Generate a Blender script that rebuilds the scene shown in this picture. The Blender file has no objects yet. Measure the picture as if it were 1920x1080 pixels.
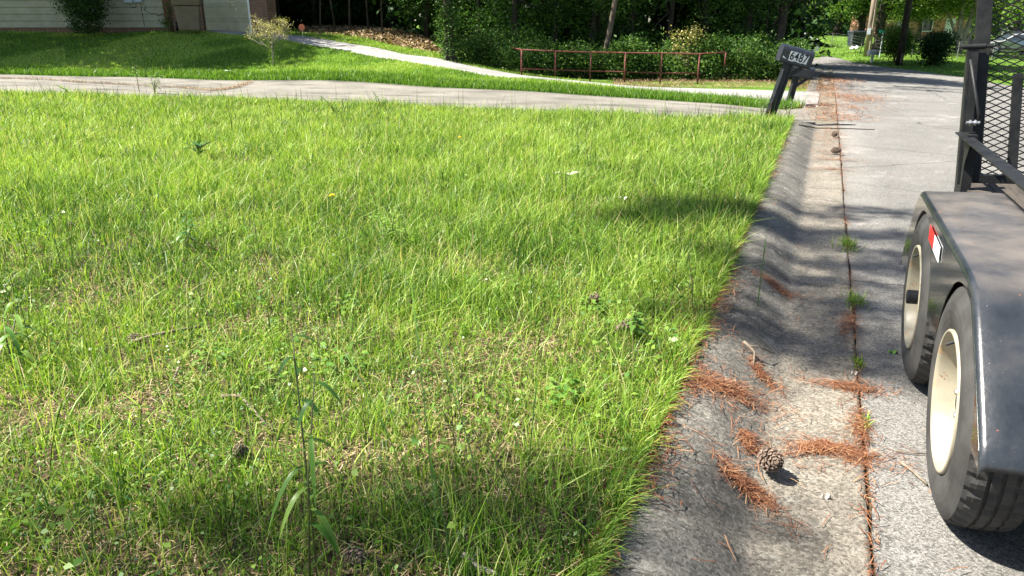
import bpy, bmesh, math, random
import numpy as np
from mathutils import Vector, Matrix, Euler
R = math.radians
rng = np.random.default_rng(11)
random.seed(5)
sc = bpy.context.scene
col = sc.collection

# ---------------------------------------------------------------- camera, sky, sun, exposure
CAM_H = 1.4
FPX = 1400.0                       # focal length in pixels of a 1920 wide frame
PITCH = math.atan(485 / FPX)
YAW = R(21.95)
cam_d = bpy.data.cameras.new('camera')
cam = bpy.data.objects.new('camera', cam_d)
col.objects.link(cam)
cam.location = (0, 0, CAM_H)
cam.rotation_euler = (math.pi / 2 - PITCH, 0, YAW)
cam_d.sensor_width = 36.0
cam_d.lens = 36.0 * FPX / 1920.0
cam_d.clip_start = 0.05
cam_d.clip_end = 600
sc.camera = cam

SUN_EL = R(54)
SH = Vector((0.93, 0.36, 0)).normalized()      # the way shadows fall
world = bpy.data.worlds.new('World')
sc.world = world
world.use_nodes = True
nt = world.node_tree
bg = nt.nodes['Background']
sky = nt.nodes.new('ShaderNodeTexSky')
sky.sky_type = 'NISHITA'
sky.sun_disc = False
sky.sun_elevation = SUN_EL
sky.sun_rotation = math.atan2(-SH.x, -SH.y)
nt.links.new(sky.outputs[0], bg.inputs[0])
bg.inputs[1].default_value = 0.058
sun_d = bpy.data.lights.new('sun', 'SUN')
sun = bpy.data.objects.new('sun', sun_d)
col.objects.link(sun)
sun_d.energy = 5.0
sun_d.angle = R(0.53)
sun_d.color = (1.0, 0.95, 0.86)
sdir = Vector((SH.x * math.cos(SUN_EL), SH.y * math.cos(SUN_EL), -math.sin(SUN_EL)))
sun.rotation_euler = sdir.to_track_quat('-Z', 'Y').to_euler()
sun.location = (-20, -8, 30)
sc.view_settings.view_transform = 'Standard'
sc.view_settings.look = 'None'
sc.view_settings.exposure = 1.85
sc.view_settings.gamma = 1
sc.cycles.max_bounces = 7
sc.cycles.transparent_max_bounces = 8
sc.cycles.use_denoising = True

# ---------------------------------------------------------------- surveying helpers
cp, sp = math.cos(PITCH), math.sin(PITCH)
cy_, sy_ = math.cos(YAW), math.sin(YAW)
def ray(px, py):
    f = FPX * cp + (540 - py) * sp
    return (px - 960) / f, ((540 - py) * cp - FPX * sp) / f
def W(d, r, h):
    return Vector((-d * sy_ + r * cy_, d * cy_ + r * sy_, h))
def P(px, py, z=0.0):                # where a sight line meets the level z
    a, b = ray(px, py)
    d = (z - CAM_H) / b
    return W(d, a * d, z)
def D(px, py, d):                    # where a sight line is d metres ahead
    a, b = ray(px, py)
    return W(d, a * d, CAM_H + b * d)

# ---------------------------------------------------------------- object helpers
def link(o, parent=None):
    col.objects.link(o)
    if parent is not None:
        o.parent = parent
    return o
def tag(o, label, cat, group=None):
    o['label'] = label
    o['category'] = cat
    if group:
        o['group'] = group
    return o
def thing(name, label, cat, loc=(0, 0, 0), rz=0.0, group=None):
    o = bpy.data.objects.new(name, None)
    o.empty_display_size = 0.2
    link(o)
    o.location = loc
    o.rotation_euler = (0, 0, rz)
    return tag(o, label, cat, group)
def struct(o):
    o['kind'] = 'structure'
    return o
def stuff(o, label, cat):
    o['kind'] = 'stuff'
    return tag(o, label, cat)
class MB:
    def __init__(s):
        s.v = []; s.f = []
    def add(s, vs, fs):
        n = len(s.v)
        s.v += [tuple(v) for v in vs]
        s.f += [tuple(n + i for i in f) for f in fs]
    def box(s, c, size, rot=None):
        hx, hy, hz = size[0] / 2, size[1] / 2, size[2] / 2
        vs = [Vector((x, y, z)) for x in (-hx, hx) for y in (-hy, hy) for z in (-hz, hz)]
        if rot is not None:
            m = rot if isinstance(rot, Matrix) else Euler(rot).to_matrix()
            vs = [m @ v for v in vs]
        c = Vector(c)
        s.add([v + c for v in vs], [(0, 1, 3, 2), (4, 6, 7, 5), (0, 4, 5, 1), (2, 3, 7, 6), (0, 2, 6, 4), (1, 5, 7, 3)])
    def bar(s, a, b, w, h, up=(0, 0, 1)):
        a, b = Vector(a), Vector(b)
        d = b - a
        x = d.normalized(); u = Vector(up)
        y = u.cross(x)
        if y.length < 1e-4: y = Vector((0, 1, 0)).cross(x)
        y.normalize(); z = x.cross(y)
        m = Matrix((x, y, z)).transposed()
        s.box((a + b) / 2, (d.length, w, h), m)
    def tube(s, pts, rad, n=8, cap=True):
        pts = [Vector(p) for p in pts]
        if not hasattr(rad, '__len__'): rad = [rad] * len(pts)
        base = len(s.v)
        prev = None
        for i, p in enumerate(pts):
            t = (pts[min(i + 1, len(pts) - 1)] - pts[max(i - 1, 0)])
            if t.length < 1e-9: t = Vector((0, 0, 1))
            t.normalize()
            if prev is None:
                a = Vector((0, 0, 1)) if abs(t.z) < 0.9 else Vector((1, 0, 0))
                u = t.cross(a).normalized()
            else:
                u = (prev - t * prev.dot(t)).normalized()
            prev = u
            w = t.cross(u)
            for k in range(n):
                an = 2 * math.pi * k / n
                s.v.append(tuple(p + (u * math.cos(an) + w * math.sin(an)) * rad[i]))
        for i in range(len(pts) - 1):
            for k in range(n):
                a = base + i * n + k; b = base + i * n + (k + 1) % n
                s.f.append((a, b, b + n, a + n))
        if cap:
            s.f.append(tuple(base + k for k in range(n))[::-1])
            e = base + (len(pts) - 1) * n
            s.f.append(tuple(e + k for k in range(n)))
    def lathe(s, prof, n=48, axis='x', c=(0, 0, 0), mod=None):
        # prof: list of (along axis, radius)
        base = len(s.v); c = Vector(c)
        for j, (t, r) in enumerate(prof):
            for k in range(n):
                an = 2 * math.pi * k / n
                rr = r if mod is None else mod(j, k, r)
                ca, sa = rr * math.cos(an), rr * math.sin(an)
                v = {'x': (t, ca, sa), 'y': (sa, t, ca), 'z': (ca, sa, t)}[axis]
                s.v.append(tuple(c + Vector(v)))
        for j in range(len(prof) - 1):
            for k in range(n):
                a = base + j * n + k; b = base + j * n + (k + 1) % n
                s.f.append((a, b, b + n, a + n))
    def grid(s, rows):
        base = len(s.v); n = len(rows[0])
        for r in rows: s.v += [tuple(p) for p in r]
        for j in range(len(rows) - 1):
            for k in range(n - 1):
                a = base + j * n + k
                s.f.append((a, a + 1, a + 1 + n, a + n))
    def build(s, name, mat, parent=None, smooth=False, bevel=0):
        me = bpy.data.meshes.new(name)
        me.from_pydata(s.v, [], s.f)
        me.materials.append(mat)
        bm = bmesh.new(); bm.from_mesh(me)
        bmesh.ops.recalc_face_normals(bm, faces=bm.faces)
        bm.to_mesh(me); bm.free()
        if smooth:
            me.polygons.foreach_set('use_smooth', [True] * len(me.polygons))
        o = bpy.data.objects.new(name, me)
        link(o, parent)
        if bevel:
            m = o.modifiers.new('bevel', 'BEVEL'); m.width = bevel; m.segments = 2; m.limit_method = 'ANGLE'
            m.harden_normals = False
        return o
def np_mesh(name, verts, k, mat, parent=None, tone=None, smooth=False, faces=None):
    """verts (N,3); faces (M,k) index array"""
    me = bpy.data.meshes.new(name)
    faces = np.asarray(faces, dtype=np.int32)
    M = len(faces)
    me.vertices.add(len(verts)); me.vertices.foreach_set('co', np.asarray(verts, dtype=np.float32).ravel())
    me.loops.add(M * k); me.loops.foreach_set('vertex_index', faces.ravel())
    me.polygons.add(M); me.polygons.foreach_set('loop_start', np.arange(0, M * k, k, dtype=np.int32))
    if tone is not None:
        at = me.attributes.new('tone', 'FLOAT', 'POINT')
        at.data.foreach_set('value', np.asarray(tone, dtype=np.float32))
    me.update(calc_edges=True)
    if smooth:
        me.polygons.foreach_set('use_smooth', np.ones(M, dtype=bool))
    me.materials.append(mat)
    o = bpy.data.objects.new(name, me)
    return link(o, parent)
def copy_tree(o, parent=None):
    c = o.copy(); col.objects.link(c)
    if parent is not None: c.parent = parent
    for ch in list(o.children):
        copy_tree(ch, c)
    return c

# lattice noise, 0..1
_lat = rng.random((256, 256))
def vnoise(x, y, s, seed=0):
    x = np.asarray(x, float) / s + seed * 17.3; y = np.asarray(y, float) / s + seed * 9.1
    xi = np.floor(x).astype(int); yi = np.floor(y).astype(int)
    fx = x - xi; fy = y - yi
    fx = fx * fx * (3 - 2 * fx); fy = fy * fy * (3 - 2 * fy)
    g = lambda a, b: _lat[(xi + a) % 256, (yi + b) % 256]
    return (g(0, 0) * (1 - fx) + g(1, 0) * fx) * (1 - fy) + (g(0, 1) * (1 - fx) + g(1, 1) * fx) * fy
def fnoise(x, y, s, seed=0):
    return 0.55 * vnoise(x, y, s, seed) + 0.28 * vnoise(x, y, s / 2.1, seed + 1) + 0.17 * vnoise(x, y, s / 4.3, seed + 2)
def inpoly(x, y, poly):
    x = np.asarray(x); y = np.asarray(y)
    c = np.zeros(x.shape, bool); n = len(poly)
    for i in range(n):
        x1, y1 = poly[i][0], poly[i][1]; x2, y2 = poly[(i + 1) % n][0], poly[(i + 1) % n][1]
        if y1 == y2: continue
        c ^= ((y1 > y) != (y2 > y)) & (x < (x2 - x1) * (y - y1) / (y2 - y1) + x1)
    return c

# ---------------------------------------------------------------- materials
def new_mat(name):
    m = bpy.data.materials.new(name); m.use_nodes = True
    n = m.node_tree.nodes; l = m.node_tree.links
    return m, n, l, n['Principled BSDF']
def ramp_node(n, stops):
    r = n.new('ShaderNodeValToRGB')
    e = r.color_ramp.elements
    while len(e) < len(stops): e.new(0.5)
    for i, (p, c) in enumerate(stops):
        e[i].position = p; e[i].color = (*c, 1)
    return r
def noise_mat(name, c1, c2, scale=5.0, rough=0.7, detail=8, bump=0.0, bscale=None, spec=0.3, metal=0.0, lo=0.35, hi=0.65, coat=0.0, coord='Object', stretch=None, spots=None):
    m, n, l, b = new_mat(name)
    tc = n.new('ShaderNodeTexCoord')
    src = tc.outputs[coord]
    if stretch:
        mp = n.new('ShaderNodeMapping'); mp.inputs['Scale'].default_value = stretch
        l.new(src, mp.inputs[0]); src = mp.outputs[0]
    t = n.new('ShaderNodeTexNoise'); t.inputs['Scale'].default_value = scale; t.inputs['Detail'].default_value = detail
    t.inputs['Roughness'].default_value = 0.62
    l.new(src, t.inputs['Vector'])
    r = ramp_node(n, [(lo, c1), (hi, c2)])
    l.new(t.outputs[0], r.inputs[0])
    outc = r.outputs[0]
    if spots:                                     # list of (scale, threshold, colour, width)
        for (s_, th, c_, wd) in spots:
            t2 = n.new('ShaderNodeTexNoise'); t2.inputs['Scale'].default_value = s_; t2.inputs['Detail'].default_value = 6
            t2.inputs['Roughness'].default_value = 0.7
            l.new(src, t2.inputs['Vector'])
            mr = n.new('ShaderNodeMapRange'); mr.inputs['From Min'].default_value = th; mr.inputs['From Max'].default_value = th + wd
            l.new(t2.outputs[0], mr.inputs[0])
            mx = n.new('ShaderNodeMixRGB'); mx.inputs[2].default_value = (*c_, 1)
            l.new(mr.outputs[0], mx.inputs[0]); l.new(outc, mx.inputs[1]); outc = mx.outputs[0]
    l.new(outc, b.inputs['Base Color'])
    b.inputs['Roughness'].default_value = rough
    b.inputs['Specular IOR Level'].default_value = spec
    b.inputs['Metallic'].default_value = metal
    b.inputs['Coat Weight'].default_value = coat
    if bump:
        t3 = n.new('ShaderNodeTexNoise'); t3.inputs['Scale'].default_value = bscale or scale * 6; t3.inputs['Detail'].default_value = 6
        l.new(src, t3.inputs['Vector'])
        bp = n.new('ShaderNodeBump'); bp.inputs['Strength'].default_value = 1.0; bp.inputs['Distance'].default_value = bump
        l.new(t3.outputs[0], bp.inputs['Height']); l.new(bp.outputs[0], b.inputs['Normal'])
    return m
def leaf_mat(name, stops, trans=0.4, rough=0.45, spec=0.35):
    m, n, l, b = new_mat(name)
    a = n.new('ShaderNodeAttribute'); a.attribute_name = 'tone'
    r = ramp_node(n, stops)
    l.new(a.outputs['Fac'], r.inputs[0])
    l.new(r.outputs[0], b.inputs['Base Color'])
    b.inputs['Roughness'].default_value = rough
    b.inputs['Specular IOR Level'].default_value = spec
    tr = n.new('ShaderNodeBsdfTranslucent')
    mul = n.new('ShaderNodeMixRGB'); mul.blend_type = 'MULTIPLY'; mul.inputs[0].default_value = 1; mul.inputs[2].default_value = (1.08, 1.10, 0.55, 1)
    l.new(r.outputs[0], mul.inputs[1]); l.new(mul.outputs[0], tr.inputs[0])
    mx = n.new('ShaderNodeMixShader'); mx.inputs[0].default_value = trans
    l.new(b.outputs[0], mx.inputs[1]); l.new(tr.outputs[0], mx.inputs[2])
    l.new(mx.outputs[0], n['Material Output'].inputs[0])
    return m
GREEN = [(0.0, (0.022, 0.060, 0.010)), (0.26, (0.080, 0.178, 0.018)), (0.48, (0.19, 0.33, 0.034)), (0.68, (0.33, 0.48, 0.070)), (0.82, (0.48, 0.54, 0.16)), (0.91, (0.54, 0.47, 0.25)), (1.0, (0.52, 0.38, 0.20))]
M = {}
M['grass'] = leaf_mat('grass_blades', GREEN, 0.42)
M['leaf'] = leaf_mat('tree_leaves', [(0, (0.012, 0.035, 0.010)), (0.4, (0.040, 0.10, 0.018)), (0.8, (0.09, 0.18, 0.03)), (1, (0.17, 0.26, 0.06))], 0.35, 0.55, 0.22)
M['leaf_light'] = leaf_mat('light_tree_leaves', [(0, (0.04, 0.10, 0.012)), (0.5, (0.11, 0.21, 0.025)), (1, (0.24, 0.34, 0.06))], 0.42)
M['leaf_yellow'] = leaf_mat('yellow_leaves', [(0, (0.14, 0.14, 0.04)), (0.5, (0.32, 0.30, 0.09)), (1, (0.55, 0.48, 0.20))], 0.3)
M['straw'] = leaf_mat('dead_straw', [(0, (0.12, 0.075, 0.04)), (0.4, (0.30, 0.20, 0.10)), (0.8, (0.50, 0.39, 0.21)), (1, (0.62, 0.52, 0.34))], 0.15, 0.7, 0.2)
M['needle'] = leaf_mat('dead_pine_needles', [(0, (0.07, 0.025, 0.014)), (0.4, (0.17, 0.066, 0.032)), (0.75, (0.29, 0.130, 0.062)), (1, (0.46, 0.30, 0.17))], 0.1, 0.6, 0.25)
M['litter'] = leaf_mat('dead_leaf_litter', [(0, (0.06, 0.035, 0.02)), (0.5, (0.20, 0.13, 0.07)), (1, (0.45, 0.33, 0.20))], 0.15, 0.7, 0.2)
M['weed'] = leaf_mat('weed_leaves', [(0, (0.03, 0.09, 0.02)), (0.5, (0.08, 0.19, 0.03)), (1, (0.22, 0.33, 0.05))], 0.38, 0.4)
M['palegreen'] = leaf_mat('pale_weed_leaves', [(0, (0.10, 0.17, 0.07)), (1, (0.30, 0.38, 0.20))], 0.35, 0.5)
M['soil'] = noise_mat('soil_and_thatch', (0.025, 0.019, 0.012), (0.105, 0.078, 0.045), 25, 0.95, bump=0.01, bscale=60, spec=0.1)
M['turf'] = noise_mat('turf_ground', (0.045, 0.10, 0.012), (0.12, 0.19, 0.03), 0.6, 0.95, bump=0.02, bscale=20, spec=0.1)
M['bark'] = noise_mat('tree_bark', (0.05, 0.038, 0.028), (0.17, 0.13, 0.10), 7, 0.9, bump=0.02, bscale=25, spec=0.15, stretch=(1, 1, 0.25))
M['palebark'] = noise_mat('pale_bark', (0.22, 0.18, 0.15), (0.45, 0.40, 0.34), 7, 0.85, bump=0.01, spec=0.15, stretch=(1, 1, 0.3))
M['darkbark'] = noise_mat('dark_bark', (0.02, 0.017, 0.014), (0.07, 0.055, 0.045), 7, 0.9, bump=0.01, spec=0.15, stretch=(1, 1, 0.3))
M['twig'] = noise_mat('dry_twig', (0.09, 0.07, 0.05), (0.24, 0.20, 0.15), 30, 0.85, spec=0.15)
M['stem'] = noise_mat('weed_stem', (0.06, 0.05, 0.03), (0.12, 0.15, 0.04), 20, 0.6)
def concrete(name, c1, c2, stain, sth, fine=(0.8, 1.15), scale=1.2, agg=60, stretch=None, bump=0.0025, cracks=False, second=None):
    m, n, l, b = new_mat(name)
    tc = n.new('ShaderNodeTexCoord'); src = tc.outputs['Object']
    def noise(s, d=8, r=0.6, st=None):
        t = n.new('ShaderNodeTexNoise'); t.inputs['Scale'].default_value = s; t.inputs['Detail'].default_value = d; t.inputs['Roughness'].default_value = r
        if st:
            mp = n.new('ShaderNodeMapping'); mp.inputs['Scale'].default_value = st; l.new(src, mp.inputs[0]); l.new(mp.outputs[0], t.inputs['Vector'])
        else: l.new(src, t.inputs['Vector'])
        return t.outputs[0]
    r1 = ramp_node(n, [(0.3, c1), (0.7, c2)]); l.new(noise(scale, 8, 0.65), r1.inputs[0]); o = r1.outputs[0]
    if second:
        sx = n.new('ShaderNodeSeparateXYZ'); l.new(src, sx.inputs[0])
        wn = n.new('ShaderNodeMath'); wn.operation = 'MULTIPLY_ADD'; wn.inputs[1].default_value = .06; l.new(noise(5, 8, .7, (1, .5, 1)), wn.inputs[0]); l.new(sx.outputs[0], wn.inputs[2])
        wr = n.new('ShaderNodeMapRange'); wr.interpolation_type = 'SMOOTHSTEP'; wr.inputs['From Min'].default_value = second[2]; wr.inputs['From Max'].default_value = second[3]; l.new(wn.outputs[0], wr.inputs[0])
        r2 = ramp_node(n, [(0.3, second[0]), (0.7, second[1])]); l.new(noise(scale * .7, 8, .65), r2.inputs[0])
        sm_ = n.new('ShaderNodeMixRGB'); l.new(wr.outputs[0], sm_.inputs[0]); l.new(o, sm_.inputs[1]); l.new(r2.outputs[0], sm_.inputs[2]); o = sm_.outputs[0]
    mr = n.new('ShaderNodeMapRange'); mr.inputs['From Min'].default_value = sth; mr.inputs['From Max'].default_value = sth + 0.13
    l.new(noise(scale * 2.3, 10, 0.7, stretch), mr.inputs[0])
    mx = n.new('ShaderNodeMixRGB'); mx.inputs[2].default_value = (*stain, 1); l.new(mr.outputs[0], mx.inputs[0]); l.new(o, mx.inputs[1]); o = mx.outputs[0]
    # aggregate
    v = n.new('ShaderNodeTexVoronoi'); v.inputs['Scale'].default_value = agg; l.new(src, v.inputs['Vector'])
    sep = n.new('ShaderNodeSeparateColor'); l.new(v.outputs['Color'], sep.inputs[0])
    mr2 = n.new('ShaderNodeMapRange'); mr2.inputs['To Min'].default_value = fine[0]; mr2.inputs['To Max'].default_value = fine[1]; l.new(sep.outputs[0], mr2.inputs[0])
    mm = n.new('ShaderNodeMixRGB'); mm.blend_type = 'MULTIPLY'; mm.inputs[0].default_value = 1; l.new(o, mm.inputs[1]); l.new(mr2.outputs[0], mm.inputs[2]); o = mm.outputs[0]
    n3 = noise(agg * 2.2, 3, 0.7)
    mr3 = n.new('ShaderNodeMapRange'); mr3.inputs['From Min'].default_value = 0.25; mr3.inputs['From Max'].default_value = 0.75; mr3.inputs['To Min'].default_value = fine[0]; mr3.inputs['To Max'].default_value = fine[1]; l.new(n3, mr3.inputs[0])
    m4 = n.new('ShaderNodeMixRGB'); m4.blend_type = 'MULTIPLY'; m4.inputs[0].default_value = 1; l.new(o, m4.inputs[1]); l.new(mr3.outputs[0], m4.inputs[2]); o = m4.outputs[0]
    if cracks:
        vc = n.new('ShaderNodeTexVoronoi'); vc.feature = 'DISTANCE_TO_EDGE'; vc.inputs['Scale'].default_value = 0.42
        mpn = n.new('ShaderNodeMixRGB'); mpn.inputs[0].default_value = 0.12; l.new(src, mpn.inputs[1])
        tn = n.new('ShaderNodeTexNoise'); tn.inputs['Scale'].default_value = 2.5; tn.inputs['Detail'].default_value = 8; l.new(src, tn.inputs['Vector']); l.new(tn.outputs['Color'], mpn.inputs[2])
        l.new(mpn.outputs[0], vc.inputs['Vector'])
        mr5 = n.new('ShaderNodeMapRange'); mr5.inputs['From Min'].default_value = 0.0; mr5.inputs['From Max'].default_value = 0.006; mr5.inputs['To Min'].default_value = 0.45; mr5.inputs['To Max'].default_value = 1.0; l.new(vc.outputs['Distance'], mr5.inputs[0])
        m6 = n.new('ShaderNodeMixRGB'); m6.blend_type = 'MULTIPLY'; m6.inputs[0].default_value = 1; l.new(o, m6.inputs[1]); l.new(mr5.outputs[0], m6.inputs[2]); o = m6.outputs[0]
    l.new(o, b.inputs['Base Color']); b.inputs['Roughness'].default_value = 0.85; b.inputs['Specular IOR Level'].default_value = 0.25
    bp = n.new('ShaderNodeBump'); bp.inputs['Distance'].default_value = bump; l.new(n3, bp.inputs['Height']); l.new(bp.outputs[0], b.inputs['Normal'])
    return m
M['asphalt'] = concrete('worn_asphalt', (0.115, 0.110, 0.10), (0.18, 0.172, 0.158), (0.25, 0.24, 0.225), 0.55, (0.45, 1.55), 0.6, 190, bump=0.004, cracks=True)
M['kerbm'] = concrete('stained_kerb_concrete', (0.062, 0.058, 0.050), (0.150, 0.140, 0.120), (0.20, 0.188, 0.160), 0.54, (0.55, 1.5), 4.0, 120, (1, 1, 1), 0.004, second=((0.100, 0.090, 0.074), (0.205, 0.182, 0.146), -.035, .015))
M['gutterm'] = concrete('gutter_concrete', (0.105, 0.092, 0.072), (0.215, 0.185, 0.138), (0.085, 0.077, 0.065), 0.50, (0.75, 1.25), 2.6, 160, (1, 0.5, 1), 0.002)
M['drivem'] = concrete('driveway_concrete', (0.118, 0.108, 0.090), (0.215, 0.20, 0.168), (0.082, 0.076, 0.065), 0.50, (0.85, 1.12), 0.7, 60, (0.35, 1, 1), 0.003)
M['drivem2'] = concrete('pale_driveway_concrete', (0.20, 0.19, 0.178), (0.30, 0.29, 0.275), (0.13, 0.125, 0.115), 0.56, (0.85, 1.12), 0.5, 60, None, 0.003)
M['black'] = noise_mat('black_steel', (0.007, 0.0075, 0.008), (0.020, 0.020, 0.020), 12, 0.5, bump=0.0006, bscale=120, spec=0.22)
M['blackplastic'] = noise_mat('black_plastic', (0.009, 0.010, 0.012), (0.022, 0.024, 0.027), 6, 0.45, spec=0.3)
M['rubber'] = noise_mat('tyre_rubber', (0.028, 0.027, 0.026), (0.060, 0.058, 0.055), 8, 0.8, bump=0.0006, bscale=200, spec=0.25)
M['white'] = noise_mat('white_paint', (0.62, 0.62, 0.60), (0.80, 0.80, 0.78), 3, 0.5)
M['chrome'] = noise_mat('zinc_steel', (0.45, 0.45, 0.44), (0.65, 0.65, 0.64), 30, 0.35, metal=0.9)

# ---------------------------------------------------------------- the lie of the land
d1_near = [P(-500, 152, .2), P(0, 166, .22), P(500, 178, .22), P(1000, 197, .22), P(1300, 210, .2), P(1440, 221, .12)]
d1_far = [P(-400, 132, .1), P(0, 140, .1), P(250, 145, .1), P(500, 152, .1), P(800, 164, .1), P(1000, 173, .1), P(1100, 180, .1), P(1300, 193, .09), P(1400, 199, .07), P(1475, 205, .03)]
d2_st = [  # px, py near edge, d near, py far edge, d far
    (392, 59, 30.0, 54.5, 32.5), (470, 67, 28.4, 60, 31.5), (540, 76, 27.0, 67, 30.0), (640, 92, 24.6, 80, 27.6), (760, 115, 22.6, 105, 25.4), (860, 131, 21.2, 121, 24.2),
    (1000, 148, 19.6, 144, 22.6), (1100, 157.5, 18.4, 154, 21.6), (1180, 167, 17.6, 163, 20.6), (1300, 178, 16.6, 167, 19.8), (1420, 189, 15.5, 170, 19.0), (1478, 191, 15.2, 171, 18.8)]
d2_near = [D(a, b, c) for a, b, c, e, f in d2_st]
d2_far = [D(a, e, f) for a, b, c, e, f in d2_st]
ctl = list(d1_far) + list(d2_near) + list(d2_far)
ctl += [Vector((x, y, .11)) for x in (-30, -24, -18, -12, -8, -4, -1.2) for y in (8, 12)]
ctl += [Vector((x, 12.0, 0)) for x in (.3, 2, 5, 9)] + [Vector((x, 16.0, 0)) for x in (-.05, .3, 2, 5, 9)] + [Vector((.2, 20, -.04)), Vector((4, 20, -.06))]
ctl += [D(0, 62, 32), D(0, 90, 29.5), D(0, 118, 27), D(310, 60, 31.5), D(300, 95, 27.5), D(300, 128, 24.5), D(500, 100, 25), D(-300, 60, 33), D(-300, 100, 29),
        D(515, 124, 23.4), D(700, 122, 22), D(900, 150, 19.8), D(0, 55, 37), D(320, 55, 36), D(500, 56, 36),
        D(620, 64, 31), D(620, 52, 35), D(700, 85, 28.5), D(720, 60, 33), D(800, 98, 26.5), D(845, 110, 24.8), D(900, 120, 26), D(980, 143, 22.6), D(1100, 153, 22.4), D(1240, 158, 22.4), D(1330, 157, 22.4),
        D(1000, 125, 30), D(1200, 125, 32), D(1400, 150, 24), D(1500, 155, 23), D(1400, 118, 34), D(1530, 145, 25.5),
        D(1540, 106, 46), D(1600, 117, 41), D(1650, 125, 37.5), D(1760, 139, 32), D(1815, 146, 30), D(1890, 160, 26.5), D(1960, 175, 23.5),
        D(1625, 105, 45), D(1685, 122, 38), D(1748, 120, 38), D(1633, 117, 40.5), D(1795, 97, 50), D(1880, 103, 55), D(1960, 103, 55), D(1750, 76, 75), D(1900, 85, 75), D(1920, 125, 42),
        D(1560, 66, 75), D(1600, 88, 56), D(1540, 97, 54), D(1500, 66, 80), D(1700, 72, 82), D(1460, 95, 55), D(1100, 80, 60), D(700, 50, 60), D(200, 40, 60), D(-400, 50, 50)]
CT = np.array([tuple(v) for v in ctl])
def _U(r2):
    return np.where(r2 > 1e-9, r2 * np.log(r2 + 1e-12), 0)
_n = len(CT)
_K = _U(((CT[:, None, :2] - CT[None, :, :2]) ** 2).sum(-1)) + np.eye(_n) * 1.5
_A = np.zeros((_n + 3, _n + 3)); _A[:_n, :_n] = _K; _A[:_n, _n] = 1; _A[:_n, _n + 1:] = CT[:, :2]; _A[_n, :_n] = 1; _A[_n + 1:, :_n] = CT[:, :2].T
_w = np.linalg.solve(_A, np.concatenate([CT[:, 2], np.zeros(3)]))
def T0(x, y):
    x = np.atleast_1d(np.asarray(x, float)); y = np.atleast_1d(np.asarray(y, float))
    xc = np.clip(x, -45, 60); yc = np.clip(y, -5, 95)
    out = np.empty(x.shape)
    xf, yf, of = xc.ravel(), yc.ravel(), out.reshape(-1)
    for i in range(0, len(xf), 100000):
        a = xf[i:i + 100000]; b = yf[i:i + 100000]
        r2 = (a[:, None] - CT[None, :, 0]) ** 2 + (b[:, None] - CT[None, :, 1]) ** 2
        of[i:i + 100000] = _U(r2) @ _w[:_n] + _w[_n] + a * _w[_n + 1] + b * _w[_n + 2]
    return np.clip(out, -1.2, 3.0)
def sm(a, b, x):
    t = np.clip((np.asarray(x, float) - a) / (b - a), 0, 1)
    return t * t * (3 - 2 * t)
def kf(y):                                 # kerb height factor along the road
    return 1 - sm(12.2, 13.0, y) + 0.5 * sm(19.6, 20.6, y)
def Lz(x, y):                              # left side ground
    x = np.asarray(x, float); y = np.asarray(y, float)
    w = sm(11.5, 13.5, y)
    z = 0.11 * (1 - w) + T0(x, y) * w
    # side ramps down to the gutter where the driveways meet the street
    ap = sm(-1.9, -0.1, x) * sm(12.2, 13.0, y)
    return z * (1 - ap) + Rz(x * 0 + 0.1, y) * ap
def Rz(x, y):
    x = np.asarray(x, float); y = np.asarray(y, float)
    w = sm(13, 18, y)
    return 0.0 * (1 - w) + T0(x, y) * w
def G(x, y):
    return float((Lz(x, y) if x < -0.05 else Rz(x, y)).ravel()[0])
def Gp(px, py, d):                          # stand on the ground below a sight line
    v = D(px, py, d)
    return Vector((v.x, v.y, G(v.x, v.y)))

def axis(lims):                            # list of (from, to, step)
    out = []
    for a, b, s in lims: out += list(np.arange(a, b - 1e-6, s))
    out.append(lims[-1][1]); return np.array(sorted(set(np.round(out, 4))))
gx = axis([(-300, -60, 30), (-60, -30, 2), (-30, -2, .5), (-2, -.4, .2), (-.4, -.36, .04), (-.36, -.345, .015), (-.345, 8, .5), (8, 60, 2), (60, 300, 30)])
gy = axis([(-60, -4, 8), (-4, 11, 1), (11, 30, .35), (30, 50, 1), (50, 100, 2), (100, 400, 30)])
GX, GY = np.meshgrid(gx, gy)
GZ = np.where(GX < -.352, Lz(GX, GY), Rz(GX, GY) - .06)
far_ = (GY > 19) | (GX > 8)
m_ = (GX > -.352) & (GY > 19)
GZ = np.where(m_, T0(GX, GY) * 1.0 - .02, GZ)
vs = np.stack([GX.ravel(), GY.ravel(), GZ.ravel()], 1)
nx = len(gx); ny = len(gy)
ii = (np.arange(ny - 1)[:, None] * nx + np.arange(nx - 1)[None, :]).ravel()
fs = np.stack([ii, ii + 1, ii + 1 + nx, ii + nx], 1)
g = np_mesh('ground', vs, 4, M['turf'], faces=fs, smooth=True)
struct(g)
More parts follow.
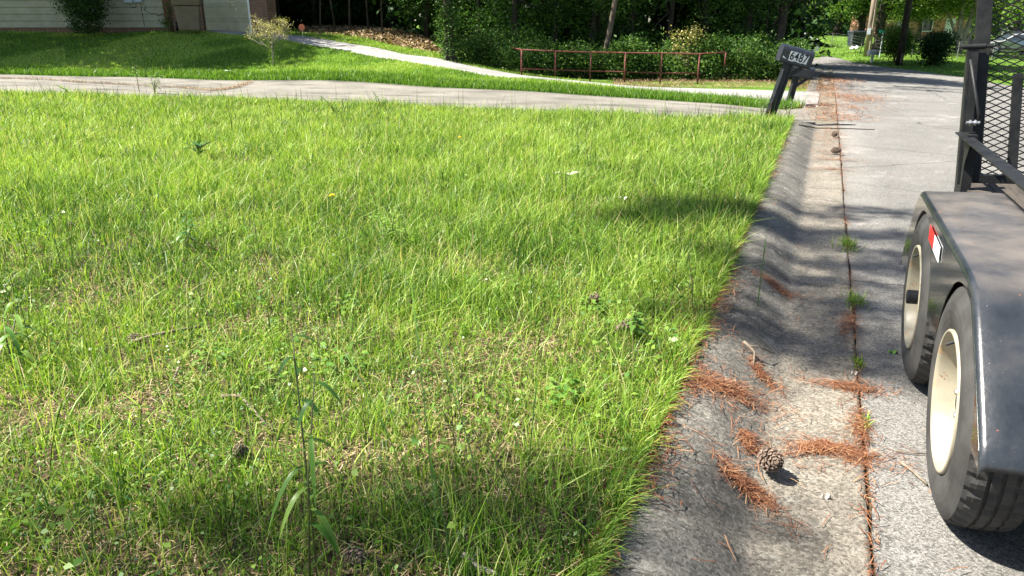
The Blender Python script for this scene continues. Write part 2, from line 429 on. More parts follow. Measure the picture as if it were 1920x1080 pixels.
# brown thatchy soil patch of the near lawn
def sheet(name, mat, left, right, zf, off, cols=24, rows=160, smooth=True):
    """surface between two plan polylines resampled to the same length"""
    def res(pl, n):
        pl = np.array([[p[0], p[1]] for p in pl]); s = np.r_[0, np.cumsum(np.hypot(*np.diff(pl, axis=0).T))]
        t = np.linspace(0, s[-1], n)
        return np.stack([np.interp(t, s, pl[:, 0]), np.interp(t, s, pl[:, 1])], 1)
    a = res(left, rows); b = res(right, rows)
    t = np.linspace(0, 1, cols)[None, :, None]
    p = a[:, None, :] * (1 - t) + b[:, None, :] * t
    z = zf(p[..., 0], p[..., 1]) + off
    # skirt so the sheet has an edge
    vs = np.concatenate([p, z[..., None]], -1)
    lo0 = vs[:, :1].copy(); lo0[..., 2] -= .08; lo1 = vs[:, -1:].copy(); lo1[..., 2] -= .08
    vs = np.concatenate([lo0, vs, lo1], 1)
    c = cols + 2
    i = (np.arange(rows - 1)[:, None] * c + np.arange(c - 1)[None, :]).ravel()
    o = np_mesh(name, vs.reshape(-1, 3), 4, mat, faces=np.stack([i, i + 1, i + 1 + c, i + c], 1), smooth=False)
    return struct(o)
lawn_edge = [(-.356, -3), (-.356, 12.3), (-.42, 12.7), (-.9, 13.0)]
soil = sheet('lawn_soil', M['soil'], [(-24, -3), (-24, 9), (-20, 11.3)] , [(-.356, -3), (-.356, 12.2), (-.8, 12.6)], Lz, .004, 60, 60)

# road
road_l = [(.30, -8), (.30, 12), (.30, 19), (.05, 24), (-.3, 31), (-.6, 38), (-1.6, 46), (-4.5, 52), (-10, 56), (-22, 58)]
kr = [P(1960, 175, -.1), D(1890, 160, 26.5), D(1815, 146, 30), D(1760, 139, 32), D(1650, 125, 37.5), D(1600, 117, 41)]
kr_xy = [(9.0, -8), (9.0, 12), (8.0, 19)] + [(v.x, v.y) for v in kr[1:]] + [(-.6, 46.2), (-2.6, 48.5), (-8, 51), (-22, 52)]
def roadz(x, y):
    return np.where(y > 15, np.maximum(Rz(x, y), -9), Rz(x, y))
sheet('road', M['asphalt'], [(a, b) for a, b in [(.30, -8)] + [(.297 + .016 * float(vnoise(0, q, .11) - .5) + .012 * float(vnoise(0, q, .5) - .5), q) for q in np.arange(1, 12, .045)] + [(.30, 19), (.05, 24), (-.3, 31), (-.8, 38), (-2.2, 44), (-6, 47.5), (-12, 50), (-24, 50)]],
      [(11, -8), (11, 12), (10.5, 19)] + [(v.x, v.y) for v in kr[1:]] + [(.3, 49), (-2.2, 52), (-9, 55), (-24, 56)], roadz, .004, 30, 520)
# kerb and gutter, swept along the street
def sweep(name, mat, prof, ys, zf, wob=0.0):
    rows = []
    for y in ys:
        k = float(kf(y)); base = float(Rz(.1, y)[()] if np.ndim(Rz(.1, y)) == 0 else Rz(.1, y).ravel()[0])
        base += NOTCH(y)
        rows.append([(x + (wob * (vnoise(y, 3.0, .15) - .5) if j == 0 else 0) , y, base + zf(j, x, z, k, y)) for j, (x, z) in enumerate(prof)])
    mb = MB(); mb.grid(rows)
    return struct(mb.build(name, mat, smooth=True))
ys = np.array(sorted(list(axis([(-3, 20, .1), (20, 38, .5)])) + [c + e for c in (1.55, 4.42, 7.44, 10.44) for e in (-.006, -.004, .004, .006)]))
NOTCH = lambda y: -.008 if any(abs(y - c) < .005 for c in (1.55, 4.42, 7.44, 10.44)) else 0
kp = [(-.365, .03), (-.36, .108), (-.345, .112), (-.31, .112), (-.27, .108), (-.23, .098), (-.19, .083), (-.15, .063), (-.11, .042), (-.075, .023), (-.045, .0085), (-.0455, -.05)]
kg = kp[:-1] + [(-.02, .003), (.0, .001), (.05, .0015), (.1, .003), (.2, .007), (.27, .011), (.284, .010), (.288, -.04)]
sweep('kerb', M['kerbm'], kg, ys[ys <= 13.0], lambda j, x, z, k, y: (z if j > 9 else (.0085 + (z - .0085) * max(k, .05))) + (.003 if j < 12 else .0012) * (float(vnoise(x * 3, y, .12)) - .5) + .006 * (float(vnoise(x * 3, y, .9)) - .5))
sweep('far_kerb', M['kerbm'], kp, ys[ys >= 19.9], lambda j, x, z, k, y: (z if z < .01 and j > 9 else (.012 + (z - .012) * max(k, .05))))
gp = [(-.0465, -.05), (-.0465, .008), (-.03, .004), (.0, .002), (.1, .003), (.2, .007), (.27, .011), (.284, .010), (.288, -.04)]
sweep('gutter', M['gutterm'], gp, ys[ys >= 13.0], lambda j, x, z, k, y: z + .002 * (float(vnoise(x * 3, y, .3)) - .5))
# bottom of the open joint
mb = MB(); mb.grid([[(.27, y, float(Rz(.1, y)) - .006), (.32, y, float(Rz(.1, y)) - .006)] for y in ys]); struct(mb.build('joint_dirt', M['soil']))
# driveways
_dn = [(v.x, v.y) for v in d1_near] + [(-.40, 12.75), (-.05, 12.6)]
_df = [(v.x, v.y) for v in d1_far] + [(-.05, 15.55)]
sheet('driveway', M['drivem'], _dn, _df, Lz, .014, 16, 160)
_dn2 = [(v.x, v.y) for v in d2_near] + [(-.05, 15.9)]
_df2 = [(v.x, v.y) for v in d2_far] + [(-.05, 19.9)]
sheet('far_driveway', M['drivem2'], _dn2, _df2, Lz, .02, 14, 160)

# ---------------------------------------------------------------- grass
def blades(name, x, y, z, h, w, tone, mat, seg=2, lean=0.5, curve=0.5, parent=None):
    n = len(x)
    az = rng.random(n) * 2 * np.pi
    fx, fy = np.cos(az), np.sin(az)                 # facing
    la = rng.random(n) * 2 * np.pi
    lm = np.abs(rng.normal(0, lean, n)) * h
    dx, dy = np.cos(la) * lm, np.sin(la) * lm
    cv = rng.normal(0, curve, n) * h * .5
    V = []
    for i in range(seg + 1):
        t = i / seg
        ww = w * (1 - t * t * .85) * .5 if i < seg else w * .07
        cxp = x + dx * t * t + fy * cv * t * t * .6
        cyp = y + dy * t * t - fx * cv * t * t * .6
        zz = z + h * t * (1 - .18 * t * np.minimum(1.5, lm / h))
        V.append(np.stack([cxp - fx * ww, cyp - fy * ww, zz], 1)); V.append(np.stack([cxp + fx * ww, cyp + fy * ww, zz], 1))
    k = 2 * (seg + 1)
    V = np.stack(V, 1).reshape(-1, 3)
    b = (np.arange(n) * k)[:, None, None]
    f = np.array([[2 * i, 2 * i + 1, 2 * i + 3, 2 * i + 2] for i in range(seg)])[None]
    F = (b + f).reshape(-1, 4)
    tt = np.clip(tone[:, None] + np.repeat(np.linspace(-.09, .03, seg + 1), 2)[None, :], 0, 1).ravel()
    return np_mesh(name, V, 4, mat, parent, tone=tt, faces=F)
def in_view(x, y, m=.06, near=0.0):
    d = -x * sy_ + y * cy_; r = x * cy_ + y * sy_
    f = 960 / (FPX * cp)
    return (d > .6) & (np.abs(r) < (d + .9) * (f + m) + .35)
lawn = [(-24, .0), (-.37, .0), (-.37, 12.3), (-.55, 12.75)] + [(v.x, v.y) for v in d1_near[::-1]]
def sample(poly, N0, dens, rmax):
    xs = [p[0] for p in poly]; yss = [p[1] for p in poly]
    x = rng.uniform(min(xs), max(xs), N0); y = rng.uniform(min(yss), max(yss), N0)
    k = in_view(x, y); x, y = x[k], y[k]
    k = inpoly(x, y, poly); x, y = x[k], y[k]
    r = np.hypot(x, y); k = rng.random(len(x)) < dens(r, x, y) / rmax
    return x[k], y[k]
def bbox_area(poly):
    xs = [p[0] for p in poly]; yss = [p[1] for p in poly]
    return (max(xs) - min(xs)) * (max(yss) - min(yss))
def bare(x, y):                     # thin strawy patches, mostly near the camera
    r = np.hypot(x, y)
    b = sm(.46, .66, fnoise(x, y, .55, 3)) * (1 - sm(3.2, 7.5, r)) * .55
    return np.clip(b, 0, 1)
def D_edge(x): return 1 - .55 * sm(-.62, -.36, x)
# near zone
def zone(name, r0, r1, rm, seg, hmul=1.0):
    def dens(r, x, y):
        q = np.minimum(11000, 21000 / np.maximum(r, 1.0) ** .95)
        lump = .30 + .75 * vnoise(x, y, .11, 7) + .5 * vnoise(x, y, .3, 17)
        return np.where((r >= r0) & (r < r1), q * (1 - .62 * bare(x, y)) * lump, 0)
    poly = [p for p in lawn]
    if r1 < 6: poly = [(-4.6, 0), (-.37, 0), (-.37, 6), (-4.6, 6)]
    n0 = int(bbox_area(poly) * rm)
    x, y = sample(poly, n0, dens, rm)
    n = len(x); r = np.hypot(x, y)
    hn = fnoise(x, y, .55, 1)
    h = (.028 + .060 * hn + .045 * sm(.5, .8, fnoise(x, y, 1.3, 5))) * rng.lognormal(0, .38, n)
    h *= (1 + .35 * sm(2.5, 6, r)) * (1 - .35 * bare(x, y))
    h = np.minimum(h, .24)
    w = (.0019 + .0022 * rng.random(n) ** 2) * (1 + 1.2 * (rng.random(n) < .04)) + .00044 * r
    tone = .40 + .25 * (fnoise(x, y, .9, 9) - .5) * 2 * .6 + .30 * (vnoise(x, y, .28, 31) - .5) + .22 * (vnoise(x, y, 2.4, 37) - .5) + rng.normal(0, .21, n) + .10 * sm(4, 9, r) * 1
    yel = rng.random(n) < (.09 + .22 * bare(x, y) + .03 * sm(5, 12, r))
    tone = np.where(yel, rng.uniform(.72, 1.0, n), np.clip(tone, 0, .74))
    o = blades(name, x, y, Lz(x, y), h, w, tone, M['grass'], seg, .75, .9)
    print(name, n)
    return o
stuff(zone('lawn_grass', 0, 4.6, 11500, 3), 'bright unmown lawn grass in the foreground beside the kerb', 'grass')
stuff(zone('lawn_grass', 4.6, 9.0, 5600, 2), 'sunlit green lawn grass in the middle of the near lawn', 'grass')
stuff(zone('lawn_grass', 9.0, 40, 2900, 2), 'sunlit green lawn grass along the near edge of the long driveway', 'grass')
n = 9000
y = 1.0 + 11.4 * rng.random(n) ** 1.25; x = -.375 - np.abs(rng.normal(0, .035, n)) + .012 * (vnoise(y, 0, .2, 61) - .5)
k = rng.random(n) < .15 + 1.0 * vnoise(y, 0, .22, 62); x, y = x[k], y[k]; n = len(x)
def spill(name, x, y, z, h, w, tone, mat):
    n = len(x); out = rng.uniform(.15, 1.0, n) * h; al = rng.normal(0, .5, n) * h; V = []; az = rng.normal(1.57, .8, n)
    for i in range(5):
        t = i / 4; ww = w * (1 - t * t * .85) * .5
        cx, cy = x + out * t ** 1.5, y + al * t; zz = z + h * (t * .95 - t ** 3 * .55 * (out / h))
        V.append(np.stack([cx - np.cos(az) * ww, cy - np.sin(az) * ww, zz], 1)); V.append(np.stack([cx + np.cos(az) * ww, cy + np.sin(az) * ww, zz], 1))
    V = np.stack(V, 1).reshape(-1, 3); F = ((np.arange(n) * 10)[:, None, None] + np.array([[2 * i, 2 * i + 1, 2 * i + 3, 2 * i + 2] for i in range(4)])[None]).reshape(-1, 4)
    return np_mesh(name, V, 4, mat, tone=np.repeat(tone, 10), faces=F)
stuff(spill('edge_grass', x, y, np.full(n, .108), rng.uniform(.04, .12, n), .003 + .0004 * y, np.clip(rng.normal(.42, .22, n), 0, .9), M['grass']), 'grass blades spilling over the back of the kerb', 'grass')
# straw thatch lying among the grass
def litter(name, x, y, z, l, w, tone, mat, tilt=.25):
    n = len(x); az = rng.random(n) * 2 * np.pi; tl = rng.normal(0, tilt, n)
    dx, dy, dz = np.cos(az) * np.cos(tl) * l / 2, np.sin(az) * np.cos(tl) * l / 2, np.sin(tl) * l / 2
    px_, py_ = -np.sin(az) * w / 2, np.cos(az) * w / 2
    bend = rng.normal(0, .18, n) * l
    z = z + np.abs(dz)
    V = np.stack([np.stack([x - dx - px_, y - dy - py_, z - dz], 1), np.stack([x - dx + px_, y - dy + py_, z - dz], 1),
                  np.stack([x + px_ * (1 + bend / w * .5), y + py_ * (1 + bend / w * .5), z + .002 + 0 * dz], 1), np.stack([x - px_ * (1 - bend / w * .5), y - py_ * (1 - bend / w * .5), z + .002 + 0 * dz], 1),
                  np.stack([x + dx - px_ * .5, y + dy - py_ * .5, z + dz], 1), np.stack([x + dx + px_ * .5, y + dy + py_ * .5, z + dz], 1)], 1).reshape(-1, 3)
    b = (np.arange(n) * 6)[:, None, None]
    F = (b + np.array([[0, 1, 2, 3], [3, 2, 5, 4]])[None]).reshape(-1, 4)
    return np_mesh(name, V, 4, mat, tone=np.repeat(tone, 6), faces=F)
pl = [(-7, 0), (-.37, 0), (-.37, 7.5), (-7, 7.5)]
x, y = sample(pl, int(bbox_area(pl) * 6500), lambda r, x, y: 6500 * (.22 + .78 * bare(x, y)) * (1 - sm(3, 7.5, r)), 6500)
n = len(x)
stuff(litter('lawn_thatch', x, y, Lz(x, y) + rng.uniform(.004, .022, n), rng.uniform(.010, .040, n) * (1 + .5 * (rng.random(n) < .06)), rng.uniform(.0012, .0030, n), rng.beta(1.7, 1.5, n), M['straw']),
      'tan dead grass thatch lying under the near lawn', 'dead grass')
# clover-like small round leaves low in the near lawn
def small_leaves(name, x, y, z, s, tone, mat, flat=.5, parent=None, asp=.75):
    n = len(x)
    u = rng.normal(0, 1, (n, 3)); u[:, 2] *= (1 - flat) ; u /= np.linalg.norm(u, axis=1)[:, None]
    nn = rng.normal(0, 1, (n, 3)); nn[:, 2] += flat * 3.0
    v = np.cross(nn, u); v /= np.linalg.norm(v, axis=1)[:, None] + 1e-9
    nrm = np.cross(u, v)
    c = np.stack([x, y, z], 1); s = np.asarray(s)[:, None]
    V = np.stack([c - u * s * .5, c + v * s * .5 * asp - u * s * .05 + nrm * s * .10, c + u * s * .55 - nrm * s * .05, c - v * s * .5 * asp - u * s * .05 + nrm * s * .10], 1).reshape(-1, 3)
    b = (np.arange(n) * 4)[:, None]
    F = np.concatenate([b + np.array([[0, 1, 2, 3]])], 0)
    return np_mesh(name, V, 4, mat, parent, tone=np.repeat(tone, 4), faces=F)
pl = [(-6, 0), (-.4, 0), (-.4, 7), (-6, 7)]
x, y = sample(pl, int(bbox_area(pl) * 1500), lambda r, x, y: 1500 * (.12 + sm(.48, .66, fnoise(x, y, .45, 12))) * (1 - sm(3.5, 6, r)), 1500)
n = len(x)
stuff(small_leaves('clover', x, y, Lz(x, y) + rng.uniform(.02, .07, n), rng.uniform(.008, .019, n), rng.random(n) ** .7, M['weed'], .7), 'low round leaved clover patches in the near lawn', 'ground cover')
pl = [(-7, 0), (-.4, 0), (-.4, 8), (-7, 8)]
x, y = sample(pl, int(bbox_area(pl) * 420), lambda r, x, y: 420 * (.05 + sm(.56, .70, fnoise(x, y, .38, 72))) * (1 - sm(5, 8, r)), 420)
n = len(x)
stuff(small_leaves('broadleaf_weeds', x, y, Lz(x, y) + rng.uniform(.03, .10, n), rng.uniform(.016, .034, n), .45 + .55 * rng.random(n), M['weed'], .6), 'light green broadleaf weeds mixed into the near lawn', 'ground cover')
# tall thin seed stalks
pl = [(p[0], p[1]) for p in lawn]
x, y = sample(pl, int(bbox_area(pl) * 95), lambda r, x, y: np.minimum(80, 175 / np.maximum(r, 1.2)) * (.4 + 1.2 * vnoise(x, y, .8, 21)), 95)
n = len(x); r = np.hypot(x, y)
stuff(blades('seed_stalks', x, y, Lz(x, y), rng.uniform(.15, .42, n), .0020 + .00040 * r, np.where(rng.random(n) < .3, rng.uniform(.7, .95, n), np.clip(rng.normal(.12, .16, n), 0, .95)), M['grass'], 4, .32, .22), 'tall thin grass stalks rising above the lawn', 'tall grass')
# strip and hill lawn between the driveways
hill = [(v.x, v.y) for v in d1_far] + [(-.35, 15.35), (-.25, 15.65), (-.45, 15.75)] + [(v.x, v.y) for v in d2_near[::-1]] + [tuple(D(330, 60, 30)[:2]), tuple(D(310, 60, 32)[:2]), tuple(D(-60, 62, 33)[:2]), tuple(D(-250, 90, 30)[:2])]
x, y = sample(hill, int(bbox_area(hill) * 1500), lambda r, x, y: 1500 * np.clip(16.0 / r, 0, 1) ** 1.3 + 0 * x, 1500)
n = len(x); r = np.hypot(x, y)
# the unmown band along the driveway is longer and greener
dn = np.array([[v.x, v.y] for v in d1_far]); dist = np.abs(y - np.interp(x, dn[:, 0], dn[:, 1]))
band = 1 - sm(1.0, 1.5, dist)
tone = np.clip(.36 + rng.normal(0, .13, n) - .04 * band + .32 * (1 - band) * sm(.35, .6, fnoise(x, y, 2.2, 33)), 0, .97)
stuff(blades('bank_grass', x, y, Lz(x, y), (.045 + .075 * band) * rng.lognormal(0, .3, n), .004 + .0005 * r, tone, M['grass'], 2, .5, .5), 'green grass bank and house lawn beyond the long driveway', 'grass')
print('bank', n)
x, y = sample(hill, int(bbox_area(hill) * 3), lambda r, x, y: 1.1 * (x < -8) + .1, 3)
n = len(x); r = np.hypot(x, y)
stuff(blades('hill_stalks', x, y, Lz(x, y), rng.uniform(.15, .38, n), .002 + .0003 * r, np.clip(rng.normal(.7, .2, n), 0, .95), M['grass'], 4, .2, .2), 'pale seed stalks standing in the shaded house lawn', 'tall grass')
# grass beyond the far driveway
bank = [(v.x, v.y) for v in d2_far[2:8]] + [tuple(D(960, 135, 25)[:2]), tuple(D(870, 112, 26)[:2]), tuple(D(800, 92, 28)[:2]), tuple(D(700, 70, 30.5)[:2]), tuple(D(600, 58, 32)[:2]), tuple(D(520, 58, 33)[:2])]
x, y = sample(bank, int(bbox_area(bank) * 700), lambda r, x, y: 600 + 0 * x, 700); n = len(x); r = np.hypot(x, y)
stuff(blades('verge_grass', x, y, Lz(x, y), .06 * rng.lognormal(0, .3, n), .005 + .0005 * r, np.clip(.55 + rng.normal(0, .17, n), 0, 1), M['grass'], 2, .5, .5), 'sunlit grass between the far driveway and the dead leaves', 'grass')
# yards across the street
yard = [(-12, 57), (-2, 51), (1, 48)] + [(v.x + .4, v.y + .4) for v in kr[1:][::-1]] + [(16, 25), (45, 30), (60, 92), (-12, 92)]
x, y = sample(yard, int(bbox_area(yard) * 40), lambda r, x, y: np.minimum(40, 40 * (38 / r) ** 1.6), 40); n = len(x); r = np.hypot(x, y)
stuff(blades('yard_grass', x, y, T0(x, y) - .02, .05 * rng.lognormal(0, .35, n), .006 + .0009 * r, np.clip(.40 + rng.normal(0, .14, n), 0, 1), M['grass'], 2, .5, .5), 'grass of the sloping yards across the street', 'grass')
print('yard', n)

# ---------------------------------------------------------------- litter of leaves and needles
lb = [tuple(D(560, 58, 31)[:2]), tuple(D(700, 74, 30)[:2]), tuple(D(800, 94, 27)[:2]), tuple(D(850, 95, 27)[:2]), tuple(D(800, 60, 33)[:2]), tuple(D(700, 46, 36)[:2]), tuple(D(560, 48, 36)[:2])]
x, y = sample(lb, int(bbox_area(lb) * 200), lambda r, x, y: 170 + 0 * x, 200); n = len(x)
stuff(small_leaves('leaf_litter', x, y, Lz(x, y) + rng.uniform(.0, .10, n), rng.uniform(.07, .16, n), rng.random(n), M['litter'], .35), 'brown dead leaves heaped on the bank under the trees', 'dead leaves')
def needles(name, x, y, z, l0=.05, l1=.13, w=.0016, tone=None, tilt=.2):
    n = len(x)
    return litter(name, x, y, z, rng.uniform(l0, l1, n), np.full(n, w) * rng.uniform(.7, 1.5, n), rng.beta(2, 1.7, n) if tone is None else tone, M['needle'], tilt)
# line of needles along the back of the kerb
n = 12000
y = rng.uniform(.9, 12.3, n); y = .9 + (y - .9) ** 1.3 / 11.4 ** .3
off = rng.normal(0, 1, n)
wd = .018 + .040 * sm(.45, .75, vnoise(y, 0, .35, 41)) * (1 - .5 * sm(5, 9, y))
x = -.372 + off * wd - .012
n = len(x)
stuff(needles('edge_needles', x, y, np.where(x < -.36, .112, .126 - .25 * np.maximum(0, x + .28)) + rng.random(n) * .012, .015, .06, .0026, rng.beta(1.6, 2.2, n)), 'rust brown pine needles packed between lawn and kerb', 'pine needles')
n = 1900
y = rng.uniform(1.2, 16, n); y = 1.2 + (y - 1.2) ** 1.4 / 14.8 ** .4
x = .29 + rng.normal(0, .012, n) + .03 * (rng.random(n) < .12) * rng.normal(0, 1, n)
k = rng.random(n) < .25 + .9 * vnoise(y, 3, .3, 44); x, y = x[k], y[k]; n = len(x)
stuff(needles('joint_debris', x, y, .010 + rng.random(n) * .012, .01, .05, .0026, rng.beta(1.6, 1.8, n)), 'dark debris and needles caught in the gutter joint', 'debris')
# loose needles spread along the street and gutter
n = 26000
t = rng.random(n)
y = 1.4 + 15 * t ** 1.2; x = rng.uniform(-.3, 1.3, n)
k = rng.random(n) < (.022 + .95 * sm(7.6, 10.5, y) * np.exp(-((x - .22) / .22) ** 2) * sm(.32, .55, fnoise(x * 2, y, .55, 81))) ; x, y = x[k], y[k]; n = len(x)
zz = np.where(x < -.05, .12 * np.clip((-.045 - x) / .2, 0, 1), .012)
stuff(needles('scattered_needles', x, y, zz + .006 + rng.random(n) * .006, .03, .11, .0022), 'loose orange pine needles scattered over gutter and street', 'pine needles')
n = 9000
y = rng.uniform(13.2, 29, n); c_ = .35 + .25 * np.sin(y * .8) - .02 * (y - 14); x = c_ + rng.normal(0, .38, n)
k = rng.random(n) < .25 + 1.0 * sm(.35, .6, fnoise(x, y, .7, 50)); x, y = x[k], y[k]; n = len(x)
stuff(needles('roadside_needles', x, y, np.maximum(Rz(x, y), Lz(x, y)) + .02 + rng.random(n) * .01, .06, .16, .007), 'orange pine straw mat along the left edge of the street', 'pine needles')
n = 16000
pxs = rng.uniform(1150, 1545, n); dd = rng.uniform(20.2, 27, n)
a_, _b = (pxs - 960) / (FPX * cp + 400 * sp), 0
x = -dd * sy_ + a_ * dd * cy_; y = dd * cy_ + a_ * dd * sy_
k = (rng.random(n) < .2 + 1.2 * sm(.3, .6, fnoise(x, y, 1.1, 51))) & (x < .1); x, y = x[k], y[k]; n = len(x)
stuff(litter('verge_needles', x, y, Lz(x, y) + .02 + rng.random(n) * .02, rng.uniform(.06, .18, n), rng.uniform(.006, .014, n), rng.beta(1.5, 2.0, n), M['litter']), 'brown pine straw verge below the shrubs near the mailboxes', 'pine needles')
# debris line across the long driveway
cr = [P(-150, 140, .1), P(0, 146, .1), P(80, 148, .1), P(150, 153, .1), P(230, 156, .1), P(330, 161, .1), P(400, 169, .1), P(440, 163, .1), P(470, 153, .1)]
ca = np.array([[v.x, v.y] for v in cr]); t = rng.uniform(0, len(cr) - 1, 3500); i = np.minimum(t.astype(int), len(cr) - 2); f = t - i
x = ca[i, 0] * (1 - f) + ca[i + 1, 0] * f + rng.normal(0, .08, len(t)); y = ca[i, 1] * (1 - f) + ca[i + 1, 1] * f + rng.normal(0, .07, len(t))
t2 = len(t)
stuff(litter('driveway_debris', x, y, Lz(x, y) + .02 + rng.random(t2) * .02, rng.uniform(.05, .12, t2), np.full(t2, .008), np.clip(rng.beta(1.2, 2.6, t2) + .25 * (x > -14), 0, 1), M['litter']), 'line of dead needles along a crack in the driveway', 'debris')

# ---------------------------------------------------------------- utility trailer
M['fenderm'] = noise_mat('worn_black_fender_paint', (0.010, 0.012, 0.015), (0.028, 0.032, 0.038), 5, 0.38, bump=0.0008, bscale=60, spec=0.5, coat=0.12,
                         spots=[(5, 0.50, (0.042, 0.039, 0.036), 0.30), (22, 0.665, (0.26, 0.09, 0.04), 0.04), (110, 0.70, (0.45, 0.42, 0.38), 0.02)])
M['skirtm'] = noise_mat('black_fender_side_paint', (0.012, 0.014, 0.012), (0.022, 0.026, 0.022), 8, 0.12, spec=0.9, coat=0.7)
M['rimm'] = noise_mat('cream_rim_paint', (0.23, 0.205, 0.15), (0.34, 0.31, 0.235), 6, 0.4, spots=[(9, 0.56, (0.34, 0.22, 0.12), 0.14), (30, 0.62, (0.20, 0.09, 0.04), 0.04)])
M['redref'] = noise_mat('red_reflective_tape', (0.55, 0.02, 0.02), (0.65, 0.04, 0.03), 60, 0.35)
M['whiteref'] = noise_mat('white_reflective_tape', (0.72, 0.75, 0.76), (0.85, 0.87, 0.88), 60, 0.35)
M['deck'] = noise_mat('grey_deck_boards', (0.03, 0.026, 0.022), (0.075, 0.062, 0.05), 5, 0.85, stretch=(8, 1, 1))
_ft = M['fenderm'].node_tree; _b = _ft.nodes['Principled BSDF']; _l = _b.inputs['Base Color'].links[0].from_socket
_g = _ft.nodes.new('ShaderNodeNewGeometry'); _s = _ft.nodes.new('ShaderNodeSeparateXYZ'); _ft.links.new(_g.outputs['Normal'], _s.inputs[0])
_m = _ft.nodes.new('ShaderNodeMapRange'); _m.inputs['From Min'].default_value = .88; _m.inputs['From Max'].default_value = .995; _ft.links.new(_s.outputs[2], _m.inputs[0])
_t = _ft.nodes.new('ShaderNodeTexNoise'); _t.inputs['Scale'].default_value = 7; _t.inputs['Detail'].default_value = 8; _ft.links.new(_ft.nodes['Texture Coordinate'].outputs['Object'], _t.inputs['Vector'])
_r = _ft.nodes.new('ShaderNodeMapRange'); _r.inputs['From Min'].default_value = .3; _r.inputs['From Max'].default_value = .7; _r.inputs['To Min'].default_value = .25; _r.inputs['To Max'].default_value = .95; _ft.links.new(_t.outputs[0], _r.inputs[0])
_q = _ft.nodes.new('ShaderNodeMath'); _q.operation = 'MULTIPLY'; _ft.links.new(_m.outputs[0], _q.inputs[0]); _ft.links.new(_r.outputs[0], _q.inputs[1])
_x = _ft.nodes.new('ShaderNodeMixRGB'); _x.inputs[2].default_value = (.115, .098, .082, 1); _ft.links.new(_q.outputs[0], _x.inputs[0]); _ft.links.new(_l, _x.inputs[1]); _ft.links.new(_x.outputs[0], _b.inputs['Base Color'])
_v = _ft.nodes.new('ShaderNodeMapRange'); _v.inputs['To Min'].default_value = .30; _v.inputs['To Max'].default_value = .75; _ft.links.new(_q.outputs[0], _v.inputs[0]); _ft.links.new(_v.outputs[0], _b.inputs['Roughness'])
TR = thing('utility_trailer', 'black tandem axle utility trailer with cream rims and raised mesh ramp gate', 'trailer', (0.52, 2.77, 0.0))
TR.rotation_euler = (0, R(-2.6), 0)
OX, OY = 0.52, 2.77
def L(x, y, z): return (x - OX, y - OY, z)
NSEG = 132
def tyre_mod(j, k, r):
    if j in (8, 9, 22, 23) and k % 3 == 0: return r - .008
    if j in (11, 12, 19, 20) and k % 4 == 1: return r - .006
    if j in (14, 15, 16, 17) and (k + 2) % 4 == 0: return r - .005
    return r
def wheel(yc, protrude):
    w = thing('wheel', '', 'x', (0, 0, 0)); 
    for kx in ('label', 'category'):
        if kx in w: del w[kx]
    w.parent = TR; w.location = (-.058, yc - OY, .352); w.scale = (1, 1.045, 1.045)
    prof = [(.035, .198), (.012, .206), (.006, .222), (.002, .24), (.000, .262), (.003, .285), (.010, .305), (.016, .318),
            (.022, .328), (.034, .335), (.046, .3375), (.048, .3385), (.068, .3395), (.070, .331), (.077, .331), (.079, .340), (.100, .3405), (.102, .332), (.108, .332), (.110, .3405),
            (.131, .3395), (.133, .331), (.140, .331), (.142, .338), (.168, .334), (.180, .326), (.186, .315), (.192, .30), (.198, .27), (.196, .235), (.188, .205), (.17, .196)]
    mb = MB()
    def mod(j, k, r):
        if j in (9, 10, 11) and k % 3 == 0: return r - .007
        if j in (15, 16) and k % 4 == 0: return r - .006
        if j in (19, 20) and k % 4 == 2: return r - .006
        if j in (23, 24) and k % 3 == 1: return r - .007
        if j in (4, 5) and False: return r
        return r
    mb.lathe(prof, NSEG, 'x', (0, 0, 0), mod)
    mb.build('tyre', M['rubber'], w, smooth=False)
    mb = MB()
    mb.lathe([(.030, .206), (.006, .207), (.002, .203), (.003, .197), (.014, .194), (.030, .186), (.060, .183), (.075, .180), (.098, .172), (.100, .160), (.088, .150), (.084, .140), (.072, .118), (.070, .095), (.082, .075), (.082, .062), (.070, .055), (.070, .027)], 96)
    mb.build('rim', M['rimm'], w, smooth=True)
    mb = MB()
    mb.lathe([(.10, .028), (-.012 - protrude, .028), (-.016 - protrude, .025), (-.016 - protrude, .002)], 28)
    hb = mb.build('hub', M['blackplastic'], w, smooth=False)
    for q in range(5):
        an = q * 2 * math.pi / 5 + .3 + yc
        mb = MB(); mb.lathe([(.085, .011), (.045, .011), (.040, .008), (.040, .001)], 6, 'x', (0, .057 * math.cos(an), .057 * math.sin(an)))
        mb.build('lug_nut', M['chrome'], w)
    mb = MB(); mb.tube([(.03, .06, .165), (-.002, .055, .150)], [.005, .004], 8); mb.build('valve_stem', M['blackplastic'], w)
    return w
wheel(3.33, .0)
wheel(2.34, -.055)
# fender: bent sheet over both wheels
fy = [3.99, 3.97, 3.90, 3.77, 3.67, 3.625, 3.59, 3.55, 3.3, 3.0, 2.75, 2.50, 2.40, 2.32, 2.24, 2.13, 2.00, 1.89, 1.875, 1.865, 1.862]
fz = [.33, .38, .47, .60, .700, .733, .748, .753, .755, .756, .756, .756, .754, .750, .735, .650, .545, .455, .435, .415, .40]
def ftop(y):
    return float(np.interp(y, fy[::-1], fz[::-1]))
FX0, FX1 = .478, .785
mb = MB(); rows = []
for y_, z_ in zip(fy, fz):
    rows.append([L(x_, y_, z_ - dz_) for x_, dz_ in ((FX0 - .001, .028), (FX0 + .001, .014), (FX0 + .006, .005), (FX0 + .016, .0), (FX0 + .06, 0), (FX0 + .15, 0), (FX1 - .02, 0), (FX1, 0))])
mb.grid(rows)
o = mb.build('fender', M['fenderm'], TR, smooth=True)
